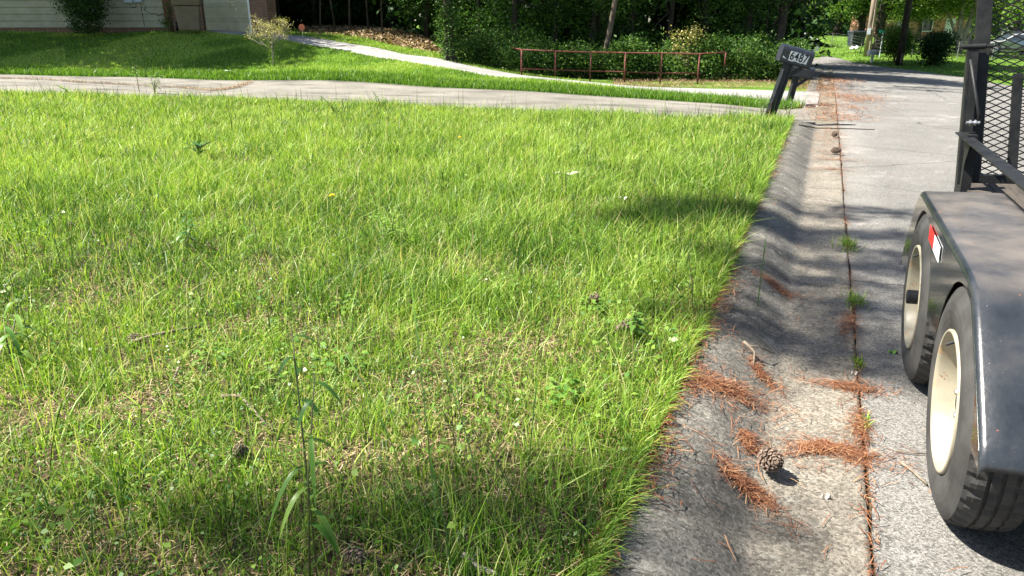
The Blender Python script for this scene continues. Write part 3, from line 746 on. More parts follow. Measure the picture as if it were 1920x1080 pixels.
sd = o.modifiers.new('thick', 'SOLIDIFY'); sd.thickness = .003
# side skirt with two wheel arches
def sbot(y):
    b = .40
    for c_, r_ in ((3.33, .372), (2.34, .372)):
        if abs(y - c_) < r_: b = max(b, .338 + math.sqrt(r_ * r_ - (y - c_) ** 2))
    if y > 3.69: b = .33
    if y < 1.97: b = .40
    return b
mb = MB(); rows = [[], []]
for y_ in np.linspace(1.866, 3.985, 260):
    t_ = ftop(y_) - .020; b_ = min(sbot(y_), t_ - .012)
    rows[0].append(L(FX0 - .001, y_, t_)); rows[1].append(L(FX0 - .001, y_, b_))
mb.grid(rows)
o = mb.build('fender_skirt', M['skirtm'], TR)
sd = o.modifiers.new('thick', 'SOLIDIFY'); sd.thickness = .003
# inner skirt
mb = MB(); rows = [[], []]
for y_ in np.linspace(1.87, 3.98, 60):
    rows[0].append(L(FX1, y_, ftop(y_) - .002)); rows[1].append(L(FX1, y_, .30))
mb.grid(rows); mb.build('inner_fender_wall', M['black'], TR)
# step tab on the front plate
mb = MB()
mb.box(L(.69, 1.90, .505), (.16, .11, .006), (R(-14), 0, 0)); mb.box(L(.69, 1.915, .48), (.010, .09, .05))
mb.build('step_bracket', M['black'], TR)
# reflective tape
for y0_, y1_, mt, nm in ((3.36, 3.20, 'redref', 'red_reflector'), (3.195, 3.035, 'whiteref', 'white_reflector')): pass
def tape(ya, yb, za, zb, mt, nm):
    mb = MB()
    x_ = FX0 - .0045
    mb.add([L(x_, ya, za), L(x_, yb, zb), L(x_, yb, zb - .055), L(x_, ya, za - .055), L(x_ - .0012, ya, za), L(x_ - .0012, yb, zb), L(x_ - .0012, yb, zb - .055), L(x_ - .0012, ya, za - .055)],
           [(0, 1, 2, 3), (4, 5, 6, 7), (0, 1, 5, 4), (3, 2, 6, 7), (0, 3, 7, 4), (1, 2, 6, 5)])
    mb.build(nm, M[mt], TR)
# frame, rails, deck
RX = .84
mb = MB()
mb.box(L(RX + .02, 3.1, .44), (.05, 4.1, .12)); mb.box(L(2.42, 3.1, .44), (.05, 4.1, .12))
for y_ in (1.1, 1.9, 2.7, 3.5, 4.3, 5.1): mb.box(L(1.6, y_, .42), (1.60, .05, .07))
mb.build('frame', M['black'], TR)
mb = MB()
for k in range(11): mb.box(L(.93 + k * .139, 3.1, .495), (.134, 4.08, .035))
mb.build('deck', M['deck'], TR)
RZ = .81
mb = MB()
mb.box(L(RX - .012, 3.08, RZ), (.062, 4.1, .006)); mb.box(L(RX + .018, 3.08, RZ - .028), (.006, 4.1, .052))
mb.box(L(RX + .010, 5.14, RZ), (.10, .02, .006))
mb.build('top_rail', M['black'], TR)
mb = MB(); mb.box(L(2.44, 3.08, RZ), (.062, 4.1, .006)); mb.box(L(2.42, 3.08, RZ - .028), (.006, 4.1, .052)); mb.build('top_rail', M['black'], TR)
for y_ in (1.2, 3.15, 4.93):
    for x_ in (RX + .015, 2.42):
        mb = MB(); mb.box(L(x_, y_, .655), (.05, .055, .335))
        if x_ < 1: mb.add([L(x_ - .028, y_ - .03, .80), L(x_ - .028, y_ - .16, .80), L(x_ - .028, y_ - .03, .64)], [(0, 1, 2)])
        mb.build('stake_post', M['black'], TR)
# corner upright beside the gate
gp_ = lambda x, z, o=0: Vector(L(x + .105 - .065 * (z - .4), 5.22 + (z - .45) * .12 + o, z))
mb = MB(); mb.bar(gp_(.755, .40), gp_(.785, 1.34), .012, .075, (0, 1, 0)); mb.bar(gp_(.785, .40, -.03), gp_(.805, 1.33, -.03), .055, .012, (0, 1, 0)); mb.build('corner_upright', M['black'], TR)
# gate
GA = [(.83, 2.38)]
mb = MB()
for x_ in (.845, 2.36):
    mb.bar(gp_(x_, .50, .03), gp_(x_ + (.02 if x_ < 1 else 0), 1.95, .03), .075 if x_ < 1 else .05, .05, (0, 1, 0))
mb.bar(gp_(.84, .52, .03), gp_(2.36, .52, .03), .05, .05, (0, 1, 0)); mb.bar(gp_(.86, 1.93, .03), gp_(2.36, 1.93, .03), .05, .05, (0, 1, 0))
mb.build('gate_frame', M['black'], TR)
for x_, zt in ((1.05, 1.13), (1.60, 1.92), (2.0, 1.92)):
    mb = MB(); mb.bar(gp_(x_, .52, .045), gp_(x_, zt, .045), .05, .03, (0, 1, 0)); mb.build('gate_bar', M['black'], TR)
# expanded metal: zigzag strands that touch at the knuckles
mb = MB()
DW, DH = .078, .0195
for k in range(int((1.92 - .53) / (DH))):
    z0_ = .53 + k * DH
    pts = []
    nst = int(1.48 / (DW / 2))
    for q in range(nst + 1):
        x_ = .87 + q * DW / 2
        up_ = ((q + k) % 2) * 2 - 1
        pts.append((x_, z0_ + up_ * DH * .46))
    for q in range(len(pts) - 1):
        a, b = pts[q], pts[q + 1]
        sg = .0022 if (q % 2) else -.0022
        mb.bar(gp_(a[0], a[1], .045 + sg), gp_(b[0], b[1], .045 - sg), .0064, .0060, (0, 1, 0))
mb.build('expanded_mesh', M['black'], TR)
mb = MB(); mb.tube([gp_(.75, 1.29, -.03), gp_(.865, 1.29, -.03)], .016, 14); mb.tube([gp_(.735, 1.29, -.03), gp_(.90, 1.29, -.03)], .009, 10); mb.build('latch_pin', M['chrome'] if False else M['black'], TR, smooth=False)
mb = MB(); mb.tube([gp_(.785, 1.22, -.08), gp_(.835, .92, -.12), gp_(.845, .86, -.10)], .009, 10); mb.build('latch_rod', M['black'], TR, smooth=True)
mb = MB(); mb.tube([gp_(.775, .865, -.11), gp_(.845, .865, -.11)], .009, 10); mb.tube([gp_(.79, .865, -.11), gp_(.80, .865, -.11)], .018, 6); mb.tube([gp_(.815, .865, -.11), gp_(.825, .865, -.11)], .018, 6)
mb.build('bolt', M['chrome'], TR)
mb = MB()
for y_ in (3.33, 2.34):
    mb.tube([L(.60, y_, .338), L(2.6, y_, .338)], .03, 12)
mb.build('axle', M['black'], TR)
tape(3.14, 2.995, .705, .700, 'redref', 'red_reflector'); tape(2.993, 2.84, .700, .695, 'whiteref', 'white_reflector')

# ---------------------------------------------------------------- leaves, trees, shrubs
def leafcloud(name, blobs, n, size, mat, parent=None, tone0=.45, ts=.22, cluster=10, shell=.5, drop=0.0, flat=.25, zmin=None, asp=.62):
    """blobs: (cx,cy,cz,rx,ry,rz). leaves gathered in small sprays spread through the volume"""
    bl = np.array(blobs, float)
    vol = bl[:, 3] * bl[:, 4] * bl[:, 5]; vol = vol ** .72; pr = vol / vol.sum()
    nc = max(1, n // cluster)
    bi = rng.choice(len(bl), nc, p=pr)
    u = rng.normal(0, 1, (nc, 3)); u /= np.linalg.norm(u, axis=1)[:, None]
    rr = rng.random(nc) ** (1 / 3.0) * (1 - shell) + shell * rng.uniform(.80, 1.12, nc)
    C = bl[bi, :3] + u * rr[:, None] * bl[bi, 3:6]
    ct = rng.normal(0, ts, nc)
    k = rng.integers(0, nc, n)
    sg = size * rng.uniform(1.2, 2.6, nc)
    p = C[k] + rng.normal(0, 1, (n, 3)) * sg[k][:, None] * np.array([1, 1, .7])
    if zmin is not None:
        p[:, 2] = np.maximum(p[:, 2], zmin + rng.random(n) * .05)
    tone = np.clip(tone0 + ct[k] + rng.normal(0, ts * .5, n), 0, 1)
    return small_leaves(name, p[:, 0], p[:, 1], p[:, 2], size * rng.uniform(.6, 1.3, n), tone, mat, flat, parent, asp)
def trunk_mesh(name, pts, r0, r1, mat, parent=None, limbs=(), n=12, seed=0):
    mb = MB(); rd = random.Random(seed)
    pts = [Vector(p) for p in pts]
    m = 8; P2 = []
    for i in range(m + 1):
        t = i / m * (len(pts) - 1); k = min(int(t), len(pts) - 2); f = t - k
        q = pts[k].lerp(pts[k + 1], f); s = (r0 + (r1 - r0) * i / m) * .25
        P2.append(q + Vector((rd.uniform(-s, s), rd.uniform(-s, s), 0)))
    rad = [(r0 + (r1 - r0) * i / m) * (1.45 if i == 0 else 1) for i in range(m + 1)]
    mb.tube(P2, rad, n)
    for (a, b, ra, rb) in limbs:
        a, b = Vector(a), Vector(b); mid = a.lerp(b, .5) + Vector((rd.uniform(-1, 1), rd.uniform(-1, 1), rd.uniform(-.2, .8))) * (b - a).length * .08
        mb.tube([a, mid, b], [ra, (ra + rb) / 2, rb], 7)
    return mb.build(name, mat, parent, smooth=True)
def tree(kind, label, cat, base, h, r0, blobs, nleaf, size, mat='leaf', tone=.45, bark='bark', lean=(0, 0), group=None, ts=.22, nl=7, shell=.5, flat=.25, zmin=None, limb_r=.35):
    base = Vector(base)
    t = thing(kind, label, cat, base, 0, group)
    top = Vector((lean[0], lean[1], h))
    rd = random.Random(hash(label) % 1000 if False else len(label) * 7 + int(base.x * 3))
    limbs = []
    for k in range(nl):
        b = blobs[rd.randrange(len(blobs))]
        f = rd.uniform(.25, .95); a = top * f
        e = Vector((b[0] + rd.uniform(-.8, .8) * b[3], b[1] + rd.uniform(-.8, .8) * b[4], b[2] + rd.uniform(-.5, .8) * b[5]))
        limbs.append((a, e, r0 * limb_r * (1.1 - f * .5), r0 * .06))
    trunk_mesh('trunk', [(0, 0, -.1), top * .5 + Vector((rd.uniform(-.1, .1), rd.uniform(-.1, .1), 0)), top], r0, r0 * .35, M[bark], t, limbs, seed=len(label))
    leafcloud('crown', blobs, nleaf, size, M[mat], t, tone, ts, shell=shell, flat=flat, zmin=zmin)
    return t
def shrub(kind, label, cat, base, blobs, nleaf, size, mat='leaf', tone=.45, group=None, stems=6, ts=.22, shell=.45, bark='bark', sr=.02, flat=.25):
    base = Vector(base); t = thing(kind, label, cat, base, 0, group)
    mb = MB(); rd = random.Random(len(label) + int(base.y * 5))
    for k in range(stems):
        b = blobs[rd.randrange(len(blobs))]
        e = Vector((b[0] + rd.uniform(-.7, .7) * b[3], b[1] + rd.uniform(-.7, .7) * b[4], b[2] + rd.uniform(0, .8) * b[5]))
        s = Vector((e.x * .12 + rd.uniform(-.05, .05), e.y * .12, -.05)); mid = s.lerp(e, .5) + Vector((rd.uniform(-.1, .1), rd.uniform(-.1, .1), 0))
        mb.tube([s, mid, e], [sr, sr * .7, sr * .25], 6)
    mb.build('stem', M[bark], t, smooth=True)
    leafcloud('foliage', blobs, nleaf, size, M[mat], t, tone, ts, shell=shell, zmin=0.0, flat=flat)
    return t
# camera-facing axes for laying crowns out on the ground plan
RIGHT = Vector((cy_, sy_, 0)); FWD = Vector((-sy_, cy_, 0))
def bl(r, f, z, rr, rf, rz):                   # blob offset: to the right, away, up (radii likewise, near-round in plan)
    v = RIGHT * r + FWD * f
    return (v.x, v.y, z, (rr + rf) / 2 if abs(rr - rf) < .4 else rr, rf if abs(rr - rf) >= .4 else (rr + rf) / 2, rz)

# woods behind the far driveway, tree by tree
rw = random.Random(3)
woods = [  # px, d, label, half width m, yellowish tone
    (525, 35.0, 'dark leafy tree just right of the brown garage pillar', 1.3, .28),
    (590, 36.5, 'slender dark tree behind the orange disc marker', 1.4, .25),
    (655, 38.0, 'dark tree with thin trunks above the left end of the leaf litter', 1.4, .32),
    (735, 37.0, 'dark tree above the middle of the dead leaf bank', 1.4, .30),
    (800, 33.0, 'dark tree left of the ivy covered trunk', 1.2, .38),
    (900, 28.5, 'dense dark tree just right of the ivy covered trunk', 1.5, .34),
    (965, 27.5, 'dense green tree behind the left end of the red pipe railing', 1.5, .36),
    (1040, 28.0, 'dense green tree behind the second post of the pipe railing', 1.6, .36),
    (1105, 27.4, 'dense green tree left of the leaning bare trunk', 1.5, .40),
    (1180, 27.8, 'dense green tree right of the leaning bare trunk', 1.5, .38),
    (1250, 27.2, 'dense green tree left of the yellow leaved bush', 1.5, .42),
    (1330, 27.6, 'dense green tree right of the yellow leaved bush', 1.5, .42),
    (1395, 26.8, 'dense green tree past the right end of the pipe railing', 1.4, .40),
]
for i, (px_, d_, lab, hw, tn) in enumerate(woods):
    b = Gp(px_, 60, d_)
    bb = []
    for q in range(9):
        bb.append(bl(rw.uniform(-.9, .9) * hw, rw.uniform(-.9, 1.2), rw.uniform(.5, 3.0), rw.uniform(.45, .8), .7, rw.uniform(.4, .7)))
    for q in range(5):
        bb.append(bl(rw.uniform(-1, 1) * hw, rw.uniform(-1.0, 1.4), rw.uniform(3.6, 7), 1.5, 1.5, 1.2))
    tree('woodland_tree', lab, 'tree', b, 6.5, .10 + .05 * rw.random(), bb, 14000, .085, 'leaf', tn + .10, 'darkbark', (rw.uniform(-.6, .6), rw.uniform(-.4, .4)), 'trees of the woods behind the far driveway', .2, 9, .35)
# tree at the street corner hanging over the road
b = Gp(1452, 95, 26.0)
tree('overhanging_tree', 'dark tree at the woods edge overhanging the street behind the mailboxes', 'tree', b, 6, .16,
     [bl(-.6, .5, 1.9, .8, .8, .8), bl(-.2, 0, 2.9, 1.0, 1.0, .8), bl(.7, .3, 3.1, 1.1, 1.1, .75), bl(1.4, .2, 3.0, .9, .9, .65), bl(-.8, 0, 1.0, .6, .6, .6), bl(.5, 1, 5, 2.2, 2.2, 1.8), bl(2.2, 0, 4.4, 1.6, 1.6, 1.1), bl(-1, 0, 4.4, 1.6, 1.6, 1.4)], 26000, .085, 'leaf', .30, 'darkbark', (.3, 0), None, .2, 10, .4)
b = Gp(1490, 85, 33.0)
tree('overhanging_tree', 'second dark tree further along the woods edge with branches above the street', 'tree', b, 6, .16,
     [bl(-.8, .5, 1.7, .9, .9, .7), bl(.2, 0, 3.1, 1.2, 1.2, .75), bl(1.4, .3, 3.3, 1.2, 1.2, .7), bl(-.9, 0, 3, 1.0, 1.0, .8), bl(0.6, 1, 5.5, 2.5, 2.5, 1.8), bl(2.6, 0, 5, 1.8, 1.8, 1.2), bl(-2, 0, 5, 1.8, 1.8, 1.4)], 20000, .10, 'leaf', .30, 'darkbark', (.3, 0), None, .2, 10, .4)
# understorey shrubs filling the edge of the woods
und = [(930, 25.2, 1.0, .9, 'dark ivy shrub beside the foot of the ivy covered trunk'), (1000, 24.6, 1.0, .8, 'low dark shrub behind the left section of the red railing'),
       (1075, 24.8, 1.0, .8, 'low dark shrub behind the middle section of the red railing'), (1150, 24.8, 1.0, .9, 'low leafy shrub under the leaning bare trunk'),
       (1225, 24.6, 1.1, .9, 'low leafy shrub behind the right section of the red railing'), (1300, 24.4, 1.1, .9, 'leafy shrub under the yellow leaved bush'),
       (1370, 24.2, 1.2, 1.0, 'leafy shrub at the right end of the red railing'), (1432, 24.0, 1.1, .95, 'low leafy shrub at the end of the woods left of the mailboxes')]
for px_, d_, hw, hh, lab in und:
    b = Gp(px_, 120, d_)
    bb = [bl(rw.uniform(-1, 1) * hw * .9, rw.uniform(-.4, .6), rw.uniform(.2, hh), .45, .45, .35) for q in range(8)]
    shrub('understorey_shrub', lab, 'shrub', b, bb, 8000, .075, 'leaf', .60, 'shrubs along the edge of the woods', ts=.24)
b = Gp(1285, 100, 24.0)
shrub('yellow_bush', 'yellow leaved bush glowing among the dark shrubs above the railing', 'bush', b,
      [bl(-.1, 0, 1.25, .42, .3, .25), bl(.25, .1, 1.4, .3, .3, .2), bl(-.3, 0, 1.0, .22, .2, .2), bl(.0, 0, .7, .15, .15, .2)], 600, .07, 'leaf_yellow', .55, sr=.015)
# deeper wood that reads as one mass
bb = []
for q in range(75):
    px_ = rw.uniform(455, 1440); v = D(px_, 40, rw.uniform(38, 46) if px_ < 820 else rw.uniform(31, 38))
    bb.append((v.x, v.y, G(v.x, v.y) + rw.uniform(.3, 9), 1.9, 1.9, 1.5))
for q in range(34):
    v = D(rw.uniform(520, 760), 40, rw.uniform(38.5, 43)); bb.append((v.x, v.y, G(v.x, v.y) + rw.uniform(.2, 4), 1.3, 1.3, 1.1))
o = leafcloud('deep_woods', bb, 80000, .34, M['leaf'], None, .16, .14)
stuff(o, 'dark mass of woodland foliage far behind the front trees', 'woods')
# ivy covered trunk
b = Gp(845, 108, 24.6)
t = thing('ivy_tree', 'tree whose thick trunk is wrapped in ivy beside the far driveway', 'tree', b)
trunk_mesh('trunk', [(0, 0, -.1), (-.05, 0, 1.5), (-.25, 0, 5)], .17, .12, M['darkbark'], t, [((0, 0, 1.6), tuple(RIGHT * -.9 + Vector((0, 0, 2.6))), .06, .02)])
rows = [bl(.02 * math.sin(q), 0, .12 + q * .2, .20 + (.05 if q % 3 else .1), .24, .2) for q in range(12)]
leafcloud('ivy', rows, 5200, .07, M['leaf'], t, .55, .2, shell=.85, zmin=.0)
leafcloud('crown', [bl(-.9, 0, 2.1, .55, .5, .38), bl(-1.0, .3, 2.7, .8, .8, .5), bl(.3, 0, 3.0, 1.1, 1, .6), bl(-.2, 0, 5, 2.2, 2.2, 1.5), bl(.4, .1, 2.2, .45, .45, .4)], 9000, .09, M['leaf'], t, .62, .25)
b = Gp(1131, 75, 25.2)
t = thing('leaning_trunk', 'bare leaning grey trunk rising out of the dark shrubs', 'tree', b)
trunk_mesh('trunk', [(0, 0, 0), tuple(RIGHT * .16 + Vector((0, 0, 1.3))), tuple(RIGHT * .50 + Vector((0, 0, 3.4))), tuple(RIGHT * .9 + Vector((0, 0, 6)))], .10, .07, M['bark'], t)
leafcloud('crown', [bl(.9, 0, 5.5, 1.8, 1.8, 1.2)], 2500, .12, M['leaf'], t, .4)
# thin stems seen in front of the dark on the left
mb_l = [(600, 33), (628, 33.5), (655, 33), (690, 33.5), (716, 33)]
for i, (px_, d_) in enumerate(mb_l):
    b = Gp(px_, 50, d_)
    t = thing('sapling', ['thin sapling stem nearest the garage pillar', 'thin sapling stem second from the garage pillar', 'thin bent sapling stem at the middle of the dark gap', 'thin sapling stem fourth from the garage pillar', 'thin sapling stem nearest the ivy covered trunk'][i], 'sapling', b, 0, 'thin saplings above the dead leaf bank')
    trunk_mesh('stem', [(0, 0, 0), tuple(RIGHT * rw.uniform(-.2, .2) + Vector((0, 0, 2))), tuple(RIGHT * rw.uniform(-.5, .5) + Vector((0, 0, 4)))], .035, .025, M['bark'], t)
    leafcloud('leaves', [bl(0, 0, 1.9, .5, .5, .4), bl(.1, 0, 3.4, 1.0, 1.0, .6)], 900, .08, M['leaf'], t, .6)

# ---------------------------------------------------------------- neighbouring house and garage
M['siding'] = noise_mat('cream_lap_siding', (0.32, 0.29, 0.20), (0.40, 0.365, 0.265), 2.5, 0.6, bump=0.001, spec=0.3)
M['brick'] = noise_mat('brown_brick', (0.10, 0.045, 0.03), (0.20, 0.09, 0.06), 9, 0.9, bump=0.004, spec=0.15)
def brick_mat():
    m, n, l, b = new_mat('brown_brick_courses')
    tc = n.new('ShaderNodeTexCoord'); mp = n.new('ShaderNodeMapping'); mp.inputs['Rotation'].default_value = (R(90), 0, 0)
    l.new(tc.outputs['Object'], mp.inputs[0])
    br = n.new('ShaderNodeTexBrick'); br.inputs['Scale'].default_value = 4.4; br.inputs['Color1'].default_value = (.13, .06, .035, 1); br.inputs['Color2'].default_value = (.22, .10, .06, 1); br.inputs['Mortar'].default_value = (.20, .17, .14, 1); br.inputs['Mortar Size'].default_value = .02
    l.new(mp.outputs[0], br.inputs[0]); l.new(br.outputs[0], b.inputs['Base Color']); b.inputs['Roughness'].default_value = .9
    return m
M['brick'] = brick_mat()
M['garage'] = noise_mat('cream_garage_door_paint', (0.35, 0.32, 0.21), (0.42, 0.385, 0.265), 2, 0.55)
M['roofing'] = noise_mat('grey_shingles', (0.05, 0.045, 0.04), (0.12, 0.11, 0.10), 8, 0.9, bump=0.005)
M['trimred'] = noise_mat('red_brown_trim', (0.13, 0.04, 0.03), (0.20, 0.07, 0.05), 6, 0.7)
M['metergrey'] = noise_mat('grey_meter_box', (0.38, 0.42, 0.46), (0.52, 0.55, 0.58), 8, 0.45)
a0 = D(-190, 47, 33.0); a1 = D(316, 51.5, 32.0); g1 = D(507, 60, 29.6)
ux = Vector((a1.x - a0.x, a1.y - a0.y, 0)); wl = ux.length; ux.normalize()
HO = thing('house', 'cream sided house with attached garage and brick pillar at the top left', 'house', (a0.x, a0.y, 1.2), math.atan2(ux.y, ux.x))
zb = a1.z - 1.2 + .0                      # bottom of siding, in house coordinates
lap = .262
mb = MB()
prof = []
for k in range(13):
    z0_ = zb + k * lap
    prof += [(-.055, z0_), (-.035, z0_ + lap - .034), (-.004, z0_ + lap - .033), (-.004, z0_ + lap - .001)]
rows = [[(xx, yy, zz) for (yy, zz) in prof] for xx in (0, wl)]
mb.grid(rows)
mb.build('lap_siding', M['siding'], HO)
mb = MB(); mb.box((wl / 2, .10, zb - .5), (wl - .04, .18, 1.0)); mb.build('foundation', M['brick'], HO)
mb = MB(); mb.box((wl / 2, 4.05, zb + 1.7), (wl - .02, 8.1 - .02, 3.36)); 
mb.build('wall', M['siding'], HO)
# garage front runs off at its own angle
m_inv = HO.matrix_world
def hl(v):                                  # world -> house coordinates
    c, s = math.cos(-HO.rotation_euler.z), math.sin(-HO.rotation_euler.z)
    x, y = v.x - a0.x, v.y - a0.y
    return Vector((x * c - y * s, x * s + y * c, v.z - 1.2))
ga = Vector((wl, 0, zb)); gb = hl(g1)
gu = Vector((gb.x - ga.x, gb.y - ga.y, 0)); gl = gu.length; gu.normalize(); gn = Vector((gu.y, -gu.x, 0))
grot = Matrix((gu, -gn, Vector((0, 0, 1)))).transposed()
def gbox(name, s0, s1, z0, z1, n0, n1, mat, bevel=0):
    c = ga + gu * (s0 + s1) / 2 + gn * (n0 + n1) / 2; c.z = (z0 + z1) / 2
    mb = MB(); mb.box(c, (s1 - s0, abs(n1 - n0), z1 - z0), grot)
    return mb.build(name, mat, HO, bevel=bevel)
def gs(px_):                                # distance along the garage wall below a sight line
    a, _ = ray(px_, 55); v = W(1, a, 0); w0 = a1; w1 = g1
    dx, dy = w1.x - w0.x, w1.y - w0.y
    det = v.x * (-dy) + dx * v.y
    s = (v.x * (-(-w0.y)) * 1 - v.y * w0.x) / 1.0
    # solve t*v = w0 + s*(w1-w0)
    s = (w0.x * v.y - w0.y * v.x) / (dy * v.x - dx * v.y)
    return s * gl
s_post0, s_post1, s_bin, s_d0, s_d1, s_t1, s_p1 = 0, gs(326), gs(333), gs(384), gs(470), gs(474.5), gs(507)
z_lo = zb - .9
gbox('corner_post', -.05, s_post1, z_lo, 2.9, -.05, .09, M['trimred'])
gbox('brick_wall', s_post1, s_d0 - .04, z_lo, 3.2, -.25, .0, M['brick'])
gbox('brick_pillar', s_t1, s_p1, z_lo, 3.2, -.4, .06, M['brick'])
gbox('lintel', s_d0 - .04, s_t1, 2.55, 3.2, -.3, .0, M['siding'])
gbox('door_trim', s_d1, s_t1, z_lo, 2.55, -.12, .03, M['white'])
# garage door with recessed panels
c0 = zb - .10
mb = MB()
def gpt(s, n, z):
    v = ga + gu * s + gn * n; return (v.x, v.y, z)
nr, ncol = 5, 4
ph = .53; pw = (s_d1 - s_d0) / ncol
for r_ in range(nr):
    for c_ in range(ncol):
        s0_, s1_ = s_d0 + c_ * pw, s_d0 + (c_ + 1) * pw; zz0, zz1 = c0 - .12 + r_ * ph, c0 - .12 + (r_ + 1) * ph
        i1, i2 = .07, .11
        A = [gpt(s0_, -.08, zz0 + .006), gpt(s1_, -.08, zz0 + .006), gpt(s1_, -.08, zz1 - .006), gpt(s0_, -.08, zz1 - .006)]
        B = [gpt(s0_ + i1, -.08, zz0 + i1), gpt(s1_ - i1, -.08, zz0 + i1), gpt(s1_ - i1, -.08, zz1 - i1), gpt(s0_ + i1, -.08, zz1 - i1)]
        C = [gpt(s0_ + i2, -.10, zz0 + i2), gpt(s1_ - i2, -.10, zz0 + i2), gpt(s1_ - i2, -.10, zz1 - i2), gpt(s0_ + i2, -.10, zz1 - i2)]
        mb.add(A + B + C, [(0, 1, 5, 4), (1, 2, 6, 5), (2, 3, 7, 6), (3, 0, 4, 7), (4, 5, 9, 8), (5, 6, 10, 9), (6, 7, 11, 10), (7, 4, 8, 11), (8, 9, 10, 11)])
mb.box(ga + gu * (s_d0 + s_d1) / 2 + gn * -.16 + Vector((0, 0, 1.2)), (s_d1 - s_d0, .04, 3.0), grot)
mb.build('garage_door', M['garage'], HO)
# roof
mb = MB()
mb.add([(-.6, -.6, 3.35), (wl + gl * .9, -.6, 3.35), (wl + gl * .9, 4, 5.1), (-.6, 4, 5.1), (-.6, 8.6, 3.35), (wl + gl * .9, 8.6, 3.35)], [(0, 1, 2, 3), (3, 2, 5, 4), (0, 3, 4), (1, 5, 2), (0, 4, 5, 1)])
mb.build('roof', M['roofing'], HO)
# meter boxes and cable
def hs(px_):
    a, _ = ray(px_, 55); v = W(1, a, 0); w1 = a1; dx, dy = w1.x - a0.x, w1.y - a0.y
    s = (a0.x * v.y - a0.y * v.x) / (dy * v.x - dx * v.y); return s * wl
for pxa, pxb, zz in ((244, 260, 6.5), (262, 277, 5.5)):
    x0_, x1_ = hs(pxa), hs(pxb); zl = D(pxa, zz, 32.4).z - 1.2
    mb = MB(); mb.box(((x0_ + x1_) / 2, -.10, zl + .30), (x1_ - x0_, .14, .60)); mb.build('meter_box', M['metergrey'], HO, bevel=.02)
mb = MB()
for pts in ([(252, 8), (256, 15), (262, 14), (264, 7)], [(272, 7), (273, 50)], [(276, 18), (290, 27), (296, 25), (302, 30), (312, 26)], [(276, 8), (281, 12), (280, 17), (276, 19)]):
    q = []
    for a_, b_ in pts:
        q.append((hs(a_), -.045, D(a_, b_, 32.3).z - 1.2))
    mb.tube(q, .012, 6)
mb.build('cable', M['blackplastic'], HO)
# trash cart
b = Gp(357, 57.5, 29.6)
M['cart'] = noise_mat('tan_cart_plastic', (0.15, 0.11, 0.065), (0.20, 0.15, 0.095), 4, 0.55)
t = thing('trash_cart', 'tan wheeled trash cart standing against the brick beside the garage door', 'trash cart', (b.x, b.y, D(357, 57.5, 29.6).z), YAW + R(18))
mb = MB()
def frus(mb, w0, d0, w1, d1, z0, z1):
    mb.add([(-w0, -d0, z0), (w0, -d0, z0), (w0, d0, z0), (-w0, d0, z0), (-w1, -d1, z1), (w1, -d1, z1), (w1, d1, z1), (-w1, d1, z1)], [(0, 3, 2, 1), (4, 5, 6, 7), (0, 1, 5, 4), (1, 2, 6, 5), (2, 3, 7, 6), (3, 0, 4, 7)])
frus(mb, .36, .34, .44, .40, .0, .86); mb.build('body', M['cart'], t, bevel=.04)
mb = MB(); frus(mb, .46, .42, .50, .45, .87, 1.10); mb.build('collar', M['cart'], t, bevel=.03)
mb = MB(); frus(mb, .52, .48, .46, .42, 1.10, 1.20); mb.build('lid', M['cart'], t, bevel=.03)
mb = MB(); mb.box((.40, -.30, .62), (.03, .10, .26)); mb.build('grab_handle', M['blackplastic'], t, bevel=.01)
mb = MB(); mb.lathe([(-.40, .02), (-.40, .15), (-.47, .17), (-.50, .15), (-.50, .02)], 24, 'x', (0, .18, .16)); mb.build('wheel', M['blackplastic'], t)
# foundation shrub against the siding
b = Gp(165, 60, 31.0)
shrub('foundation_shrub', 'tall dark green shrub growing against the cream house wall', 'shrub', (b.x, b.y, D(165, 62, 31).z),
      [bl(0, 0, .45, .62, .5, .5), bl(.1, 0, 1.0, .78, .6, .6), bl(-.15, 0, 1.5, .75, .6, .6), bl(.15, 0, 2.1, .7, .6, .6), bl(-.9, -.1, 1.35, .14, .14, .14), bl(-.8, -.1, .95, .12, .12, .12)], 14000, .075, 'leaf', .30)
b = Gp(322, 62, 31.2)
shrub('creeper', 'small climbing creeper on the red corner post left of the trash cart', 'climbing plant', (b.x, b.y, D(322, 60, 31.2).z), [bl(-.05, -.1, .3, .14, .1, .3), bl(.02, -.1, .8, .10, .1, .35), bl(-.2, -.1, .35, .12, .08, .08)], 900, .05, 'leaf', .7, sr=.012)
# ornamental tree with pale yellow leaves
b = Gp(513, 126, 23.3)
t = thing('ornamental_tree', 'small vase shaped ornamental tree with sparse pale yellow leaves on the lawn bank', 'small tree', b)
mb = MB(); rd = random.Random(9); tips = []
mb.tube([(0, 0, -.05), (.01, 0, .35), (-.01, .01, .70)], [.030, .022, .018], 8)
mb.tube([(.02, .02, -.05), (.04, 0, .4), (.03, .01, .75)], [.018, .014, .012], 6)
for k in range(22):
    an = rd.uniform(0, 6.28); s = Vector((0, 0, rd.uniform(.45, .8))); reach = rd.uniform(.25, .70)
    e = s + Vector((math.cos(an) * reach, math.sin(an) * reach, rd.uniform(.25, .75) * (1.15 - .5 * reach)))
    m_ = s.lerp(e, .5) + Vector((math.cos(an) * .05, math.sin(an) * .05, -.03))
    mb.tube([s, m_, e], [.010, .007, .003], 5); tips.append(m_); tips.append(e)
    for q in range(5):
        f = rd.uniform(.3, 1); p0 = m_.lerp(e, f); p1 = p0 + Vector((rd.uniform(-.16, .16), rd.uniform(-.16, .16), rd.uniform(-.02, .16))); mb.tube([p0, p1], [.004, .002], 4); tips.append(p1)
mb.build('trunk', M['palebark'], t, smooth=True)
